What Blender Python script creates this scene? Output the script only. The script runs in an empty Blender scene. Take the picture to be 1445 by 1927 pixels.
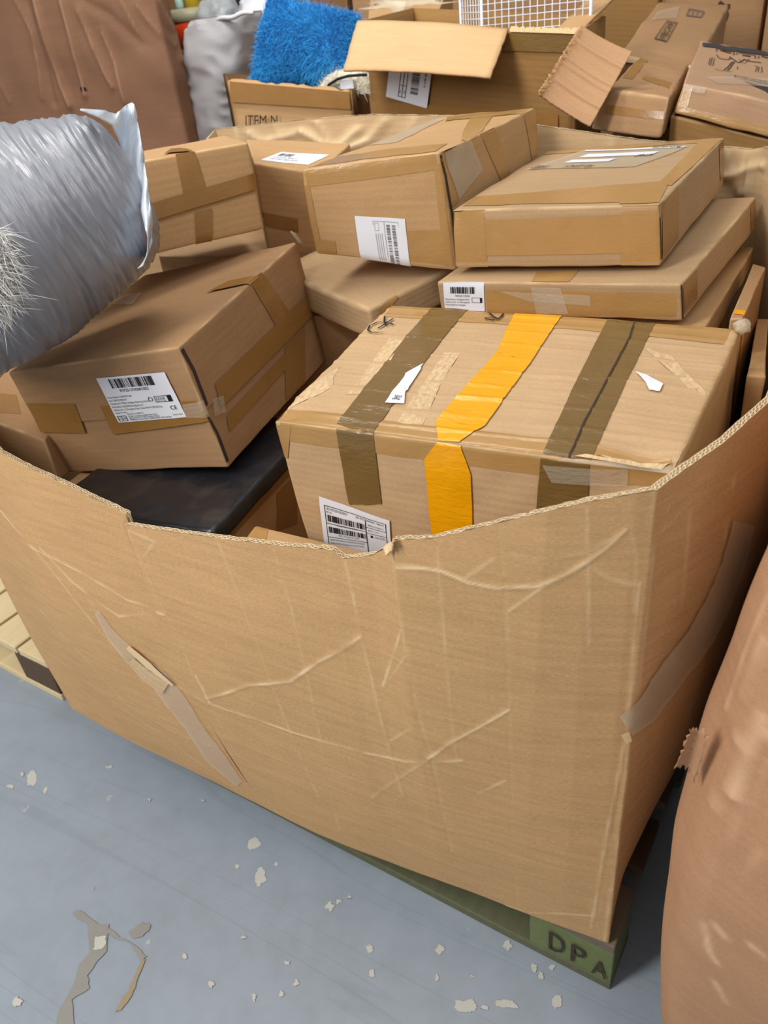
import bpy, bmesh, math, random
import numpy as np
from mathutils import Vector, Matrix, noise
sc = bpy.context.scene
col = sc.collection

# ------------------------------------------------------------------ camera
RW = np.array([[0.87708379, 0.18294095, -0.44413582],
               [0.46922417, -0.52406156, 0.71076589],
               [-0.10272633, -0.83180051, -0.54548622]])   # columns: right, down, forward
CAM = np.array([0, 0, 1.42]); FPX = 1447.0; PX, PY = 722.5, 963.5
cd = bpy.data.cameras.new('camera'); cam = bpy.data.objects.new('camera', cd); col.objects.link(cam)
cd.sensor_fit = 'VERTICAL'; cd.sensor_height = 36; cd.sensor_width = 27; cd.lens = FPX / 1927 * 36
cd.clip_start = .02
cam.matrix_world = Matrix([[RW[0, 0], -RW[0, 1], -RW[0, 2], 0], [RW[1, 0], -RW[1, 1], -RW[1, 2], 0],
                           [RW[2, 0], -RW[2, 1], -RW[2, 2], CAM[2]], [0, 0, 0, 1]])
cd.dof.use_dof = True; cd.dof.focus_distance = 1.12; cd.dof.aperture_fstop = 6.5
sc.camera = cam

# ------------------------------------------------------------------ light
sc.view_settings.view_transform = 'Standard'; sc.view_settings.look = 'None'
sc.view_settings.exposure = 0.0; sc.view_settings.gamma = 1
w = bpy.data.worlds.new('world'); sc.world = w; w.use_nodes = True
w.node_tree.nodes['Background'].inputs[0].default_value = (.93, .96, 1, 1)
w.node_tree.nodes['Background'].inputs[1].default_value = .36

def area(name, loc, target, sx, sy, power, colr=(1, .97, .92)):
    l = bpy.data.lights.new(name, 'AREA'); l.shape = 'RECTANGLE'; l.size = sx; l.size_y = sy
    l.energy = power; l.color = colr
    o = bpy.data.objects.new(name, l); col.objects.link(o); o.location = loc
    o.rotation_euler = (Vector(target) - Vector(loc)).to_track_quat('-Z', 'Y').to_euler()
    return o
area('ceiling_or_fill_light', (-1.7, -1.3, 2.9), (-.75, .8, .6), .6, 2.2, 88)
area('ceiling_or_fill_light', (.9, .2, 3.5), (-.4, 1.0, .6), .4, 2.4, 20)
area('ceiling_or_fill_light', (-1.0, 1.3, 3.4), (-1.3, 2.6, 1.0), 2.4, .4, 13)
area('ceiling_or_fill_light', (-1.3, 1.5, 2.7), (-1.8, 2.5, 1.2), .8, .3, 17)  # added fill lamp brightening the white textile roll, not a ceiling fixture

# ------------------------------------------------------------------ helpers
rng = random.Random(7)
def ray(p):
    return RW @ np.array([(p[0] - PX) / FPX, (p[1] - PY) / FPX, 1.])
def at(px, py, y):                        # the point of the vertical plane Y = y seen at a photo pixel
    d = ray((px, py)); return CAM + d * (y / d[1])
def onz(px, py, z):
    d = ray((px, py)); return CAM + d * ((z - CAM[2]) / d[2])
def proj(P):
    q = (np.asarray(P, float) - CAM) @ RW
    return np.stack([PX + FPX * q[..., 0] / q[..., 2], PY + FPX * q[..., 1] / q[..., 2]], -1)

def link(name, verts, faces, mat, parent=None, uvs=None, smooth=True, attr=None):
    """one mesh object; verts in world space, stored relative to the parent's location"""
    v = np.asarray(verts, float).reshape(-1, 3)
    if parent is not None: org = np.array(parent.get('_org', (0, 0, 0)))
    else: org = np.array([v[:, 0].mean(), v[:, 1].mean(), v[:, 2].min()])
    me = bpy.data.meshes.new(name)
    me.from_pydata((v - org).tolist(), [], [tuple(int(i) for i in f) for f in faces])
    if uvs is not None:
        ul = me.uv_layers.new(name='UVMap')
        idx = np.zeros(len(me.loops), int); me.loops.foreach_get('vertex_index', idx)
        ul.data.foreach_set('uv', np.asarray(uvs, float)[idx].ravel())
    if attr is not None:
        for k, a in attr.items():
            at_ = me.attributes.new(k, 'FLOAT', 'POINT'); at_.data.foreach_set('value', np.asarray(a, float))
    me.polygons.foreach_set('use_smooth', [smooth] * len(me.polygons))
    me.materials.append(mat); me.update()
    o = bpy.data.objects.new(name, me); col.objects.link(o)
    if parent is not None: o.parent = parent
    else: o.location = org
    return o
def thing(name, label, cat, loc, group=None):
    o = bpy.data.objects.new(name, None); col.objects.link(o); o.location = loc
    o.empty_display_size = .05
    o['label'] = label; o['category'] = cat; o['_org'] = [float(x) for x in loc]
    if group: o['group'] = group
    return o
def sub(o, parent_thing):                 # sub-parts keep the thing's origin
    o['_org'] = list(parent_thing['_org'])
    return o
def tag(o, label, cat, group=None):
    o['label'] = label; o['category'] = cat
    if group: o['group'] = group
    return o
def struct(o): o['kind'] = 'structure'; return o
def cleanup():
    for o in bpy.data.objects:
        if '_org' in o: del o['_org']

def nz(p, f, s=0.):
    return noise.noise(Vector((p[0] * f + s, p[1] * f - s, p[2] * f + 2 * s)))

# ------------------------------------------------------------------ materials
def newmat(name):
    m = bpy.data.materials.new(name); m.use_nodes = True
    nt = m.node_tree; b = nt.nodes['Principled BSDF']
    return m, nt, b
def N(nt, t, **kw):
    n = nt.nodes.new(t)
    for k, v in kw.items(): setattr(n, k, v)
    return n
def srgb(r, g, b):
    f = lambda c: (c / 255 / 12.92) if c / 255 <= .04045 else ((c / 255 + .055) / 1.055) ** 2.4
    return (f(r), f(g), f(b), 1)
def ramp(nt, src, stops):
    r = N(nt, 'ShaderNodeValToRGB'); e = r.color_ramp.elements
    while len(e) > 1: e.remove(e[-1])
    e[0].position = stops[0][0]; e[0].color = stops[0][1]
    for p, c in stops[1:]:
        x = e.new(p); x.color = c
    nt.links.new(src, r.inputs[0]); return r.outputs[0]
def mix(nt, fac, a, b, mode='MIX'):
    m = N(nt, 'ShaderNodeMix', data_type='RGBA', blend_type=mode)
    for s, i in ((fac, 0), (a, 6), (b, 7)):
        if isinstance(s, (int, float)): m.inputs[i].default_value = s
        elif isinstance(s, tuple): m.inputs[i].default_value = s
        else: nt.links.new(s, m.inputs[i])
    return m.outputs[2]
def coords(nt, kind='UV', scale=(1, 1, 1)):
    tc = N(nt, 'ShaderNodeTexCoord'); mp = N(nt, 'ShaderNodeMapping'); mp.inputs['Scale'].default_value = scale
    nt.links.new(tc.outputs[kind], mp.inputs[0]); return mp.outputs[0]
def noise_tex(nt, vec, scale, detail=3, rough=.5, dist=0):
    n = N(nt, 'ShaderNodeTexNoise'); n.inputs['Scale'].default_value = scale; n.inputs['Detail'].default_value = detail
    n.inputs['Roughness'].default_value = rough; n.inputs['Distortion'].default_value = dist
    nt.links.new(vec, n.inputs['Vector']); return n.outputs['Fac']
def bump(nt, b, h, strength, dist=.001, prev=None):
    n = N(nt, 'ShaderNodeBump'); n.inputs['Strength'].default_value = strength; n.inputs['Distance'].default_value = dist
    nt.links.new(h, n.inputs['Height'])
    if prev is not None: nt.links.new(prev, n.inputs['Normal'])
    nt.links.new(n.outputs[0], b.inputs['Normal']); return n.outputs[0]

def cardboard(name, rgb, flute=.0, flute_dir=0, fib=.1, blot=.1, wear_rgb=(226, 196, 150), rough=.78, flute_mm=7):
    m, nt, b = newmat(name)
    base = srgb(*rgb)
    uv = coords(nt)
    big = noise_tex(nt, uv, 4.5, 4, .55)
    c = mix(nt, big, tuple(x * (1 - blot) for x in base[:3]) + (1,), tuple(min(1, x * (1 + blot)) for x in base[:3]) + (1,))
    fv = coords(nt, scale=(160, 900, 1) if not flute_dir else (900, 160, 1))
    f1 = noise_tex(nt, fv, 1, 3, .6)
    fr = ramp(nt, f1, [(.3, (1 - fib,) * 3 + (1,)), (.7, (1 + fib,) * 3 + (1,))])
    c = mix(nt, 1.0, c, fr, 'MULTIPLY')
    st_ = noise_tex(nt, coords(nt, scale=(9, 85, 1) if not flute_dir else (85, 9, 1)), 1, 4, .6, .8)
    k_ = .075 if 'container' in name else .05
    c = mix(nt, 1.0, c, ramp(nt, st_, [(.32, (1 - k_, 1 - k_, 1 - k_ * 1.1, 1)), (.68, (1 + k_, 1 + k_, 1 + k_, 1))]), 'MULTIPLY')
    sp = noise_tex(nt, uv, 700, 2, .6)
    c = mix(nt, 1.0, c, ramp(nt, sp, [(.3, (.93, .92, .9, 1)), (.62, (1.04, 1.04, 1.04, 1))]), 'MULTIPLY')
    wa = N(nt, 'ShaderNodeAttribute', attribute_name='wear')
    c = mix(nt, wa.outputs['Fac'], c, srgb(*wear_rgb))
    dk = N(nt, 'ShaderNodeAttribute', attribute_name='dirt')
    c = mix(nt, dk.outputs['Fac'], c, srgb(96, 68, 38))
    h = f1
    nrm = bump(nt, b, f1, .12, .0006)
    if flute:
        wv = N(nt, 'ShaderNodeTexWave', bands_direction='Y' if not flute_dir else 'X')
        wv.inputs['Scale'].default_value = 1000 / flute_mm / 3.14159 / 2; wv.inputs['Distortion'].default_value = .6
        wv.inputs['Detail Scale'].default_value = 3
        nt.links.new(uv, wv.inputs['Vector'])
        bump(nt, b, wv.outputs['Fac'], flute, .0009, nrm)
        c = mix(nt, 1.0, c, ramp(nt, wv.outputs['Fac'], [(0, (1 - .09 * flute,) * 3 + (1,)), (1, (1 + .05 * flute,) * 3 + (1,))]), 'MULTIPLY')
    nt.links.new(c, b.inputs['Base Color']); b.inputs['Roughness'].default_value = rough
    b.inputs['Specular IOR Level'].default_value = .25
    return m

def tape_mat(name, rgb, alpha=1., rough=.22, wr=.5, scale=60):
    m, nt, b = newmat(name)
    uv = coords(nt)
    n = noise_tex(nt, uv, scale * .25, 3, .5, 1.2)
    c = mix(nt, n, tuple(x * .88 for x in srgb(*rgb)[:3]) + (1,), tuple(min(1, x * 1.1) for x in srgb(*rgb)[:3]) + (1,))
    nt.links.new(c, b.inputs['Base Color'])
    b.inputs['Roughness'].default_value = rough; b.inputs['Specular IOR Level'].default_value = .55
    b.inputs['Alpha'].default_value = alpha
    n2 = noise_tex(nt, coords(nt, scale=(1, 2.6, 1)), scale, 2, .5, .8)
    bump(nt, b, n2, wr, .0012)
    return m
def plain(name, rgb, rough=.6, spec=.3, metallic=0, alpha=1.):
    m, nt, b = newmat(name)
    n = noise_tex(nt, coords(nt, 'Object'), 30, 3)
    c = mix(nt, n, tuple(x * .93 for x in srgb(*rgb)[:3]) + (1,), tuple(min(1, x * 1.05) for x in srgb(*rgb)[:3]) + (1,))
    nt.links.new(c, b.inputs['Base Color']); b.inputs['Roughness'].default_value = rough
    b.inputs['Specular IOR Level'].default_value = spec; b.inputs['Metallic'].default_value = metallic
    b.inputs['Alpha'].default_value = alpha
    return m

M = {}
M['kraft'] = cardboard('kraft_board', (193, 158, 116), .1, 0)
M['kraft_warm'] = cardboard('warm_kraft_board', (190, 152, 108), .15, 0)
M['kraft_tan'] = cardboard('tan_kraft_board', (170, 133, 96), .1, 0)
M['kraft_dull'] = cardboard('dull_kraft_board', (180, 149, 113), .14, 0, flute_mm=5)
M['kraft_rib'] = cardboard('ribbed_kraft_board', (196, 163, 124), .16, 0, flute_mm=6, blot=.08)
M['kraft_wall'] = cardboard('container_board', (200, 160, 113), .08, 0, fib=.17, blot=.08, wear_rgb=(242, 214, 170))
M['kraft_inner'] = cardboard('container_inner_board', (205, 175, 135), .1, 0, fib=.05, wear_rgb=(235, 212, 172))
M['kraft_brown'] = cardboard('brown_board', (124, 90, 69), .06, 0, fib=.07, blot=.12, wear_rgb=(176, 136, 106))
M['kraft_pink'] = cardboard('reddish_board', (184, 140, 106), .06, 0, fib=.12, blot=.12, wear_rgb=(224, 184, 148))
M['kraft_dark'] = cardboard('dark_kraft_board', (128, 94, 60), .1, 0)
M['kraft_ochre'] = cardboard('ochre_board', (150, 113, 66), .2, 0)
M['kraft_flap'] = cardboard('fresh_flap_board', (208, 170, 126), .1, 0)
M['tape'] = tape_mat('brown_tape', (156, 114, 62), rough=.25, wr=.35)
M['tape_pale'] = tape_mat('amber_tape', (180, 139, 84), rough=.25, wr=.35)
M['tape_olive'] = tape_mat('olive_brown_tape', (122, 95, 52), rough=.2, wr=.8)
M['tape_yellow'] = tape_mat('yellow_tape', (244, 168, 4), rough=.25, wr=.7)
M['tape_clear'] = tape_mat('clear_tape', (235, 225, 205), alpha=.28, rough=.12, wr=1.0, scale=90)
M['tape_scuff'] = tape_mat('scuffed_clear_tape', (212, 196, 170), alpha=.6, rough=.4, wr=.6)
M['paper'] = plain('white_label_paper', (238, 240, 248), .45, .4)
M['ink'] = plain('black_ink', (32, 32, 36), .6, .2)
M['ink_soft'] = plain('faded_ink', (110, 104, 106), .7, .2)
M['ink_brown'] = plain('print_on_kraft', (70, 58, 52), .7, .2)
M['band'] = plain('charcoal_print', (58, 58, 62), .6, .3)
M['kraft_print'] = cardboard('printed_kraft_board', (178, 142, 112), .08, 0)
M['torn'] = cardboard('torn_board', (226, 196, 152), 0, 0, fib=.25, blot=.25)
M['liner'] = plain('board_liner_edge', (228, 200, 158), .85, .1)
M['scar'] = cardboard('peeled_paper', (210, 180, 140), .4, 0, fib=.2, blot=.15)
# ------------------------------------------------------------------ carton builder
def axis_grid(L, r, n):
    e = [0, r * .3, r * .65, r * 1.05]
    mid = list(np.linspace(r * 1.05, L - r * 1.05, n + 1))[1:-1]
    return np.array(e + mid + [L - x for x in reversed(e)]) / L
FACES = {'F': lambda a, b: (a, 0, b), 'B': lambda a, b: (a, 1, b), 'L': lambda a, b: (0, a, b),
         'R': lambda a, b: (1, a, b), 'T': lambda a, b: (a, b, 1), 'D': lambda a, b: (a, b, 0)}
FN = {'F': (0, -1, 0), 'B': (0, 1, 0), 'L': (-1, 0, 0), 'R': (1, 0, 0), 'T': (0, 0, 1), 'D': (0, 0, -1)}
FAX = {'F': (0, 2), 'B': (0, 2), 'L': (1, 2), 'R': (1, 2), 'T': (0, 1), 'D': (0, 1)}
class Hex:
    """a carton: a six-sided body given by its eight corners (bottom loop, then top loop, from front left)"""
    def __init__(s, c, r=.004, amp=.0022, bulge=None, seed=0., dents=(), ridges=()):
        s.c = np.array(c, float); s.r = r; s.amp = amp; s.seed = seed; s.bulge = bulge or {}; s.dents = dents; s.ridges = ridges
        c = s.c
        s.d = np.array([np.mean([np.linalg.norm(c[a] - c[b]) for a, b in pr]) for pr in
                        (((0, 1), (3, 2), (4, 5), (7, 6)), ((0, 3), (1, 2), (4, 7), (5, 6)), ((0, 4), (1, 5), (2, 6), (3, 7)))])
        s.mid = c.mean(0)
    def tri(s, q):
        x, y, z = q; c = s.c
        b = (c[0] * (1 - x) + c[1] * x) * (1 - y) + (c[3] * (1 - x) + c[2] * x) * y
        t = (c[4] * (1 - x) + c[5] * x) * (1 - y) + (c[7] * (1 - x) + c[6] * x) * y
        return b * (1 - z) + t * z
    def surf(s, face, a, b, off=0.):
        q = np.array(FACES[face](a, b), float); d = s.d; r = s.r
        p = q * d; inn = np.clip(p, r, d - r); dv = p - inn
        n = np.linalg.norm(dv); dv = dv / n if n > 1e-9 else np.array(FN[face], float)
        p = inn + dv * (r + off); q2 = p / d
        P = s.tri(q2)
        nn = s.axes() @ dv; nn /= np.linalg.norm(nn)
        k = 16 * a * (1 - a) * b * (1 - b) if 0 <= a <= 1 and 0 <= b <= 1 else 0
        disp = s.amp * (nz(P, 7, s.seed) * 1.2 + nz(P, 24, s.seed) * .5) + s.bulge.get(face, 0) * k
        for (df, da, db, rad, dep) in s.dents:
            if df == face:
                m0, m1 = FAX[face]
                rr = math.hypot((a - da) * d[m0], (b - db) * d[m1]) / rad
                if rr < 2: disp -= dep * math.exp(-rr * rr * 2)
        for (rf, rb, amp, wd, sl) in s.ridges:
            if rf == face:
                x = ((b - rb - sl * (a - .5)) * d[FAX[face][1]] + .004 * nz(P, 6, rb * 50)) / wd
                if abs(x) < 3: disp += amp * math.exp(-x * x) * (.6 + .8 * nz(P, 9, rb * 31))
        return P + nn * disp
    def axes(s):
        c = s.c
        X = (c[1] + c[2] + c[5] + c[6] - c[0] - c[3] - c[4] - c[7]); Y = (c[2] + c[3] + c[6] + c[7] - c[0] - c[1] - c[4] - c[5])
        Z = (c[4:] - c[:4]).sum(0)
        return np.stack([X / np.linalg.norm(X), Y / np.linalg.norm(Y), Z / np.linalg.norm(Z)], 1)
    def uv_at(s, face, px, py):
        """face coordinates of the point seen at a photo pixel"""
        a = b = .5
        for _ in range(25):
            P = proj(s.tri(FACES[face](a, b))); A = proj(s.tri(FACES[face](a + 1e-4, b))); B = proj(s.tri(FACES[face](a, b + 1e-4)))
            J = np.stack([(A - P) / 1e-4, (B - P) / 1e-4], 1)
            st = np.linalg.solve(J, np.array([px, py]) - P); st = np.clip(st, -.4, .4)
            a += st[0]; b += st[1]
        return a, b
    def body(s, name, mat, parent, nd=22, skip=()):
        V = []; F = []; U = []; W = []; FD = []; AX = s.axes()
        for fc in 'FBLRTD':
            if fc in skip: continue
            m0, m1 = FAX[fc]
            ga = axis_grid(s.d[m0], s.r, nd); gb = axis_grid(s.d[m1], s.r, nd if s.d[m1] > .1 else 10)
            o = len(V); na, nb = len(ga), len(gb)
            for a in ga:
                for b in gb:
                    P = s.surf(fc, a, b); V.append(P); U.append((a * s.d[m0] + s.seed, b * s.d[m1] + ord(fc) * .37 + s.seed))
                    e = min(a * s.d[m0], (1 - a) * s.d[m0], b * s.d[m1], (1 - b) * s.d[m1])
                    k = max(0, 1 - e / (s.r * 1.1)); W.append(min(1, .55 * k * max(0, .4 + 1.3 * nz(P, 30, 3))) if e < s.r * .7 else 0)
            fl = fc in 'BLT' 
            for i in range(na - 1):
                for j in range(nb - 1):
                    q = (o + i * nb + j, o + (i + 1) * nb + j, o + (i + 1) * nb + j + 1, o + i * nb + j + 1)
                    F.append(q); FD.append(fc)
        # orient
        V = np.array(V)
        F2 = []
        for q, fc in zip(F, FD):
            n = np.cross(V[q[2]] - V[q[0]], V[q[3]] - V[q[1]])
            F2.append(q if n @ (AX @ np.array(FN[fc], float)) > 0 else q[::-1])
        return link(name, V, F2, mat, parent, U, attr={'wear': W})
    # --- decals -------------------------------------------------------
    def quad(s, face, pts, px=True):
        return [s.uv_at(face, *p) for p in pts] if px else pts
    def patch(s, name, face, pts, mat, parent, off=.0008, px=True, n=(18, 6), ragged=0., outline=None):
        """four points in order round the patch; bilinear sheet following the surface"""
        q = np.array(s.quad(face, pts, px))
        V = []; F = []; U = []
        na, nb = n
        for i in range(na + 1):
            for j in range(nb + 1):
                a, b = i / na, j / nb
                if ragged and (j in (0, nb)): b += rng.uniform(-1, 1) * ragged
                uv = (q[0] * (1 - a) + q[1] * a) * (1 - b) + (q[3] * (1 - a) + q[2] * a) * b
                P = s.surf(face, uv[0], uv[1], off)
                V.append(P); U.append((uv[0] * s.d[FAX[face][0]], uv[1] * s.d[FAX[face][1]]))
        for i in range(na):
            for j in range(nb):
                k = i * (nb + 1) + j; F.append((k, k + nb + 1, k + nb + 2, k + 1))
        return V, F, U
    def tape(s, name, strips, mat, parent, off=.0008, ragged=.0, px=True, n=(18, 6), join=False):
        if len(strips) > 1 and not join:
            return [s.tape(name, [st_], mat, parent, off, ragged, px, n) for st_ in strips][0]
        V = []; F = []; U = []
        for st in strips:
            v, f, u = s.patch(name, st[0], st[1], mat, parent, off if len(st) < 3 else st[2], px, n, ragged)
            o = len(V); V += v; U += u; F += [tuple(i + o for i in q) for q in f]
        V = np.array(V); F2 = []
        for q in F:
            nn = np.cross(V[q[2]] - V[q[0]], V[q[3]] - V[q[1]])
            F2.append(q if nn @ (V[q[0]] - s.mid) > 0 else q[::-1])
        return link(name, V, F2, mat, parent, U)
    def mapper(s, face, pts, off, px=True):
        """label space (0..1, 0..1; origin = 4th point, x along 4th->3rd) to the surface"""
        q = np.array(s.quad(face, pts, px))          # tl, tr, br, bl
        def f(x, y, dz=0.):
            uv = (q[3] * (1 - x) + q[2] * x) * (1 - y) + (q[0] * (1 - x) + q[1] * x) * y
            return s.surf(face, uv[0], uv[1], off + dz)
        return f

TXT = {}
def text_mesh(t):
    if t not in TXT:
        cu = bpy.data.curves.new('t', 'FONT'); cu.body = t; cu.resolution_u = 2; cu.fill_mode = 'FRONT'
        ob = bpy.data.objects.new('t', cu); col.objects.link(ob)
        dg = bpy.context.evaluated_depsgraph_get()
        me = bpy.data.meshes.new_from_object(ob.evaluated_get(dg))
        v = [(x.co.x, x.co.y) for x in me.vertices]; f = [tuple(p.vertices) for p in me.polygons]
        bpy.data.objects.remove(ob); bpy.data.curves.remove(cu); bpy.data.meshes.remove(me)
        v = np.array(v) if v else np.zeros((0, 2))
        if len(v):
            v -= [v[:, 0].min(), 0]; v = v / [max(v[:, 0].max(), 1e-6), .72]
        TXT[t] = (v, f)
    return TXT[t]
def printing(name, mp, items, mat, parent, centre, dz=.0004):
    """items: ('t', text, x, y, w, h) | ('r', x0, y0, x1, y1) | ('bar', x0, y0, x1, y1, n[, vertical]) | ('l', [(x,y)...], width)"""
    V = []; F = []
    def rect(x0, y0, x1, y1, nx=1):
        o = len(V)
        for i in range(nx + 1):
            x = x0 + (x1 - x0) * i / nx
            V.append(mp(x, y0, dz)); V.append(mp(x, y1, dz))
        for i in range(nx): F.append((o + 2 * i, o + 2 * i + 2, o + 2 * i + 3, o + 2 * i + 1))
    for it in items:
        if it[0] == 't':
            v, f = text_mesh(it[1]); o = len(V); x, y, ww, hh = it[2:6]; rotq = len(it) > 6
            for p in v:
                if rotq: V.append(mp(x + hh * p[1] * -1, y + ww * p[0], dz))
                else: V.append(mp(x + ww * p[0], y + hh * p[1], dz))
            F += [tuple(i + o for i in q) for q in f]
        elif it[0] == 'r': rect(*it[1:5], nx=3)
        elif it[0] == 'bar':
            x0, y0, x1, y1, nb = it[1:6]; vert = len(it) > 6
            L = (y1 - y0) if vert else (x1 - x0); p = 0.; g = random.Random(nb * 7 + int(x0 * 100))
            ws = [g.choice((1, 1, 2, 3)) for _ in range(nb * 2)]; tot = sum(ws)
            for i in range(nb * 2):
                ww = ws[i] / tot * L
                if i % 2 == 0:
                    if vert: rect(x0, y0 + p, x1, y0 + p + ww)
                    else: rect(x0 + p, y0, x0 + p + ww, y1)
                p += ww
        elif it[0] == 'box':
            x0, y0, x1, y1, t = it[1:6]
            rect(x0, y0, x1, y0 + t, 4); rect(x0, y1 - t, x1, y1, 4)
            rect(x0, y0, x0 + t * .7, y1); rect(x1 - t * .7, y0, x1, y1)
        elif it[0] == 'l':
            pts, wd = it[1], it[2]; dens = []
            for a, b in zip(pts[:-1], pts[1:]):
                for k in range(4): dens.append((a[0] + (b[0] - a[0]) * k / 4, a[1] + (b[1] - a[1]) * k / 4))
            dens.append(pts[-1]); o = len(V)
            for i, p in enumerate(dens):
                a = dens[max(i - 1, 0)]; b = dens[min(i + 1, len(dens) - 1)]
                tx, ty = b[0] - a[0], b[1] - a[1]; l = math.hypot(tx, ty) or 1; nx_, ny_ = -ty / l * wd / 2, tx / l * wd / 2
                V.append(mp(p[0] + nx_, p[1] + ny_, dz)); V.append(mp(p[0] - nx_, p[1] - ny_, dz))
            for i in range(len(dens) - 1): F.append((o + 2 * i, o + 2 * i + 1, o + 2 * i + 3, o + 2 * i + 2))
    V = np.array(V); F2 = []
    for q in F:
        nn = np.cross(V[q[1]] - V[q[0]], V[q[2]] - V[q[0]])
        F2.append(q if nn @ (V[q[0]] - centre) > 0 else q[::-1])
    return link(name, V, F2, mat, parent, smooth=False)
def blob(name, mp, outline, mat, parent, centre, dz=.0):
    """a flat irregular piece: polygon outline in label space, triangulated about its middle"""
    o = np.array(outline); c = o.mean(0); V = [mp(c[0], c[1], dz)]; F = []; n = len(o)
    for k in (.5, 1):
        for p in o: q = c + (p - c) * k; V.append(mp(q[0], q[1], dz))
    for i in range(n):
        j = (i + 1) % n; F.append((0, 1 + i, 1 + j)); F.append((1 + i, 1 + n + i, 1 + n + j, 1 + j))
    V = np.array(V)
    nn = np.cross(V[2] - V[0], V[1 + n // 3] - V[0])
    F2 = []
    for q in F:
        nn = np.cross(V[q[1]] - V[q[0]], V[q[2]] - V[q[0]])
        F2.append(q if nn @ (V[q[0]] - centre) > 0 else q[::-1])
    return link(name, V, F2, mat, parent, [(float(v[0]), float(v[2])) for v in V])
def subhex(c, z0, z1, grow=0.):
    c = np.array(c, float); m = c.mean(0); o = []
    for z in (z0, z1):
        for i in range(4): o.append(c[i] * (1 - z) + c[4 + i] * z)
    o = np.array(o)
    if grow:
        for k in (0, 4):
            mm = o[k:k + 4].mean(0)
            for i in range(4):
                v = o[k + i] - mm; o[k + i] += v / np.linalg.norm(v) * grow
    return o
def rough_outline(pts, jit, n=5, seed=1):
    g = random.Random(seed); out = []
    for i, p in enumerate(pts):
        q = pts[(i + 1) % len(pts)]
        for k in range(n):
            t = k / n; out.append((p[0] + (q[0] - p[0]) * t + g.uniform(-jit, jit), p[1] + (q[1] - p[1]) * t + g.uniform(-jit, jit)))
    return out
def carton(name, label, hx, mat, cat='box', group=None, nd=22, body_name='carton_body', skip=()):
    lo = hx.c[:4].mean(0)
    t = thing(name, label, cat, (lo[0], lo[1], hx.c[:, 2].min()), group)
    hx.t = t; hx.b = hx.body(body_name, mat, t, nd, skip)
    return t
def boxmesh(lo, hi):
    x0, y0, z0 = lo; x1, y1, z1 = hi
    v = [(x0, y0, z0), (x1, y0, z0), (x1, y1, z0), (x0, y1, z0), (x0, y0, z1), (x1, y0, z1), (x1, y1, z1), (x0, y1, z1)]
    return v, [(0, 3, 2, 1), (4, 5, 6, 7), (0, 1, 5, 4), (1, 2, 6, 5), (2, 3, 7, 6), (3, 0, 4, 7)]
def uvbox(v):
    return [(p[0] * .7 + p[2] * .7, p[1] + p[2] * .3) for p in v]
def slab(name, c8, mat, parent, r=.003, seed=0., amp=.0006, nd=6):
    h = Hex(c8, r, amp, seed=seed); return h.body(name, mat, parent, nd)
def flat_sheet(name, quad, thick, mat, parent, n=(24, 12), curl=0., rag=(0, 0, 0, 0), seed=0, wearf=None, amp=.002):
    """a thick board sheet from four world corners p0 p1 p2 p3, curled along its normal"""
    q = np.array(quad, float); nrm = np.cross(q[1] - q[0], q[3] - q[0]); nrm /= np.linalg.norm(nrm)
    na, nb = n; g = random.Random(seed); top = []; U = []; W = []
    La = np.linalg.norm(q[1] - q[0]); Lb = np.linalg.norm(q[3] - q[0])
    ja = [g.uniform(-1, 1) for _ in range(nb + 1)]; jb = [g.uniform(-1, 1) for _ in range(nb + 1)]
    jc = [g.uniform(-1, 1) for _ in range(na + 1)]; jd = [g.uniform(-1, 1) for _ in range(na + 1)]
    for i in range(na + 1):
        for j in range(nb + 1):
            a, b = i / na, j / nb
            a2, b2 = a, b
            if i == 0: a2 += ja[j] * rag[0]
            if i == na: a2 += jb[j] * rag[1]
            if j == 0: b2 += jc[i] * rag[2]
            if j == nb: b2 += jd[i] * rag[3]
            P = (q[0] * (1 - a2) + q[1] * a2) * (1 - b2) + (q[3] * (1 - a2) + q[2] * a2) * b2
            P = P + nrm * (curl * (4 * a * (1 - a)) + amp * nz(P, 9, seed)); 
            if wearf: 
                dsp, ww = wearf(a, b); P = P + nrm * dsp; W.append(ww)
            else: W.append(0)
            top.append(P); U.append((a * La, b * Lb))
    V = top + [p - nrm * thick for p in top]; U = U + U; W = W + W; o = len(top); F = []
    for i in range(na):
        for j in range(nb):
            k = i * (nb + 1) + j; F.append((k, k + nb + 1, k + nb + 2, k + 1)); F.append((o + k, o + k + 1, o + k + nb + 2, o + k + nb + 1))
    def side(ids):
        for a, b in zip(ids[:-1], ids[1:]): F.append((a, b, b + o, a + o))
    side([i * (nb + 1) for i in range(na, -1, -1)]); side([i * (nb + 1) + nb for i in range(na + 1)])
    side(list(range(nb + 1))); side([na * (nb + 1) + j for j in range(nb, -1, -1)])
    return link(name, V, [f[::-1] for f in F] if False else F, mat, parent, U, attr={'wear': W})
def tube(pts, r, k=6):
    pts = [Vector(p) for p in pts]; V = []; F = []
    for i, p in enumerate(pts):
        d = (pts[min(i + 1, len(pts) - 1)] - pts[max(i - 1, 0)]).normalized()
        up = Vector((0, 0, 1)) if abs(d.z) < .9 else Vector((1, 0, 0)); a = d.cross(up).normalized(); b = d.cross(a)
        for j in range(k):
            t = 2 * math.pi * j / k; V.append(tuple(p + a * math.cos(t) * r + b * math.sin(t) * r))
    for i in range(len(pts) - 1):
        for j in range(k):
            F.append((i * k + j, i * k + (j + 1) % k, (i + 1) * k + (j + 1) % k, (i + 1) * k + j))
    F.append(tuple(range(k))[::-1]); F.append(tuple((len(pts) - 1) * k + j for j in range(k)))
    return V, F
def merge(parts):
    V = []; F = []
    for v, f in parts:
        o = len(V); V += list(v); F += [tuple(i + o for i in q) for q in f]
    return V, F
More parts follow.
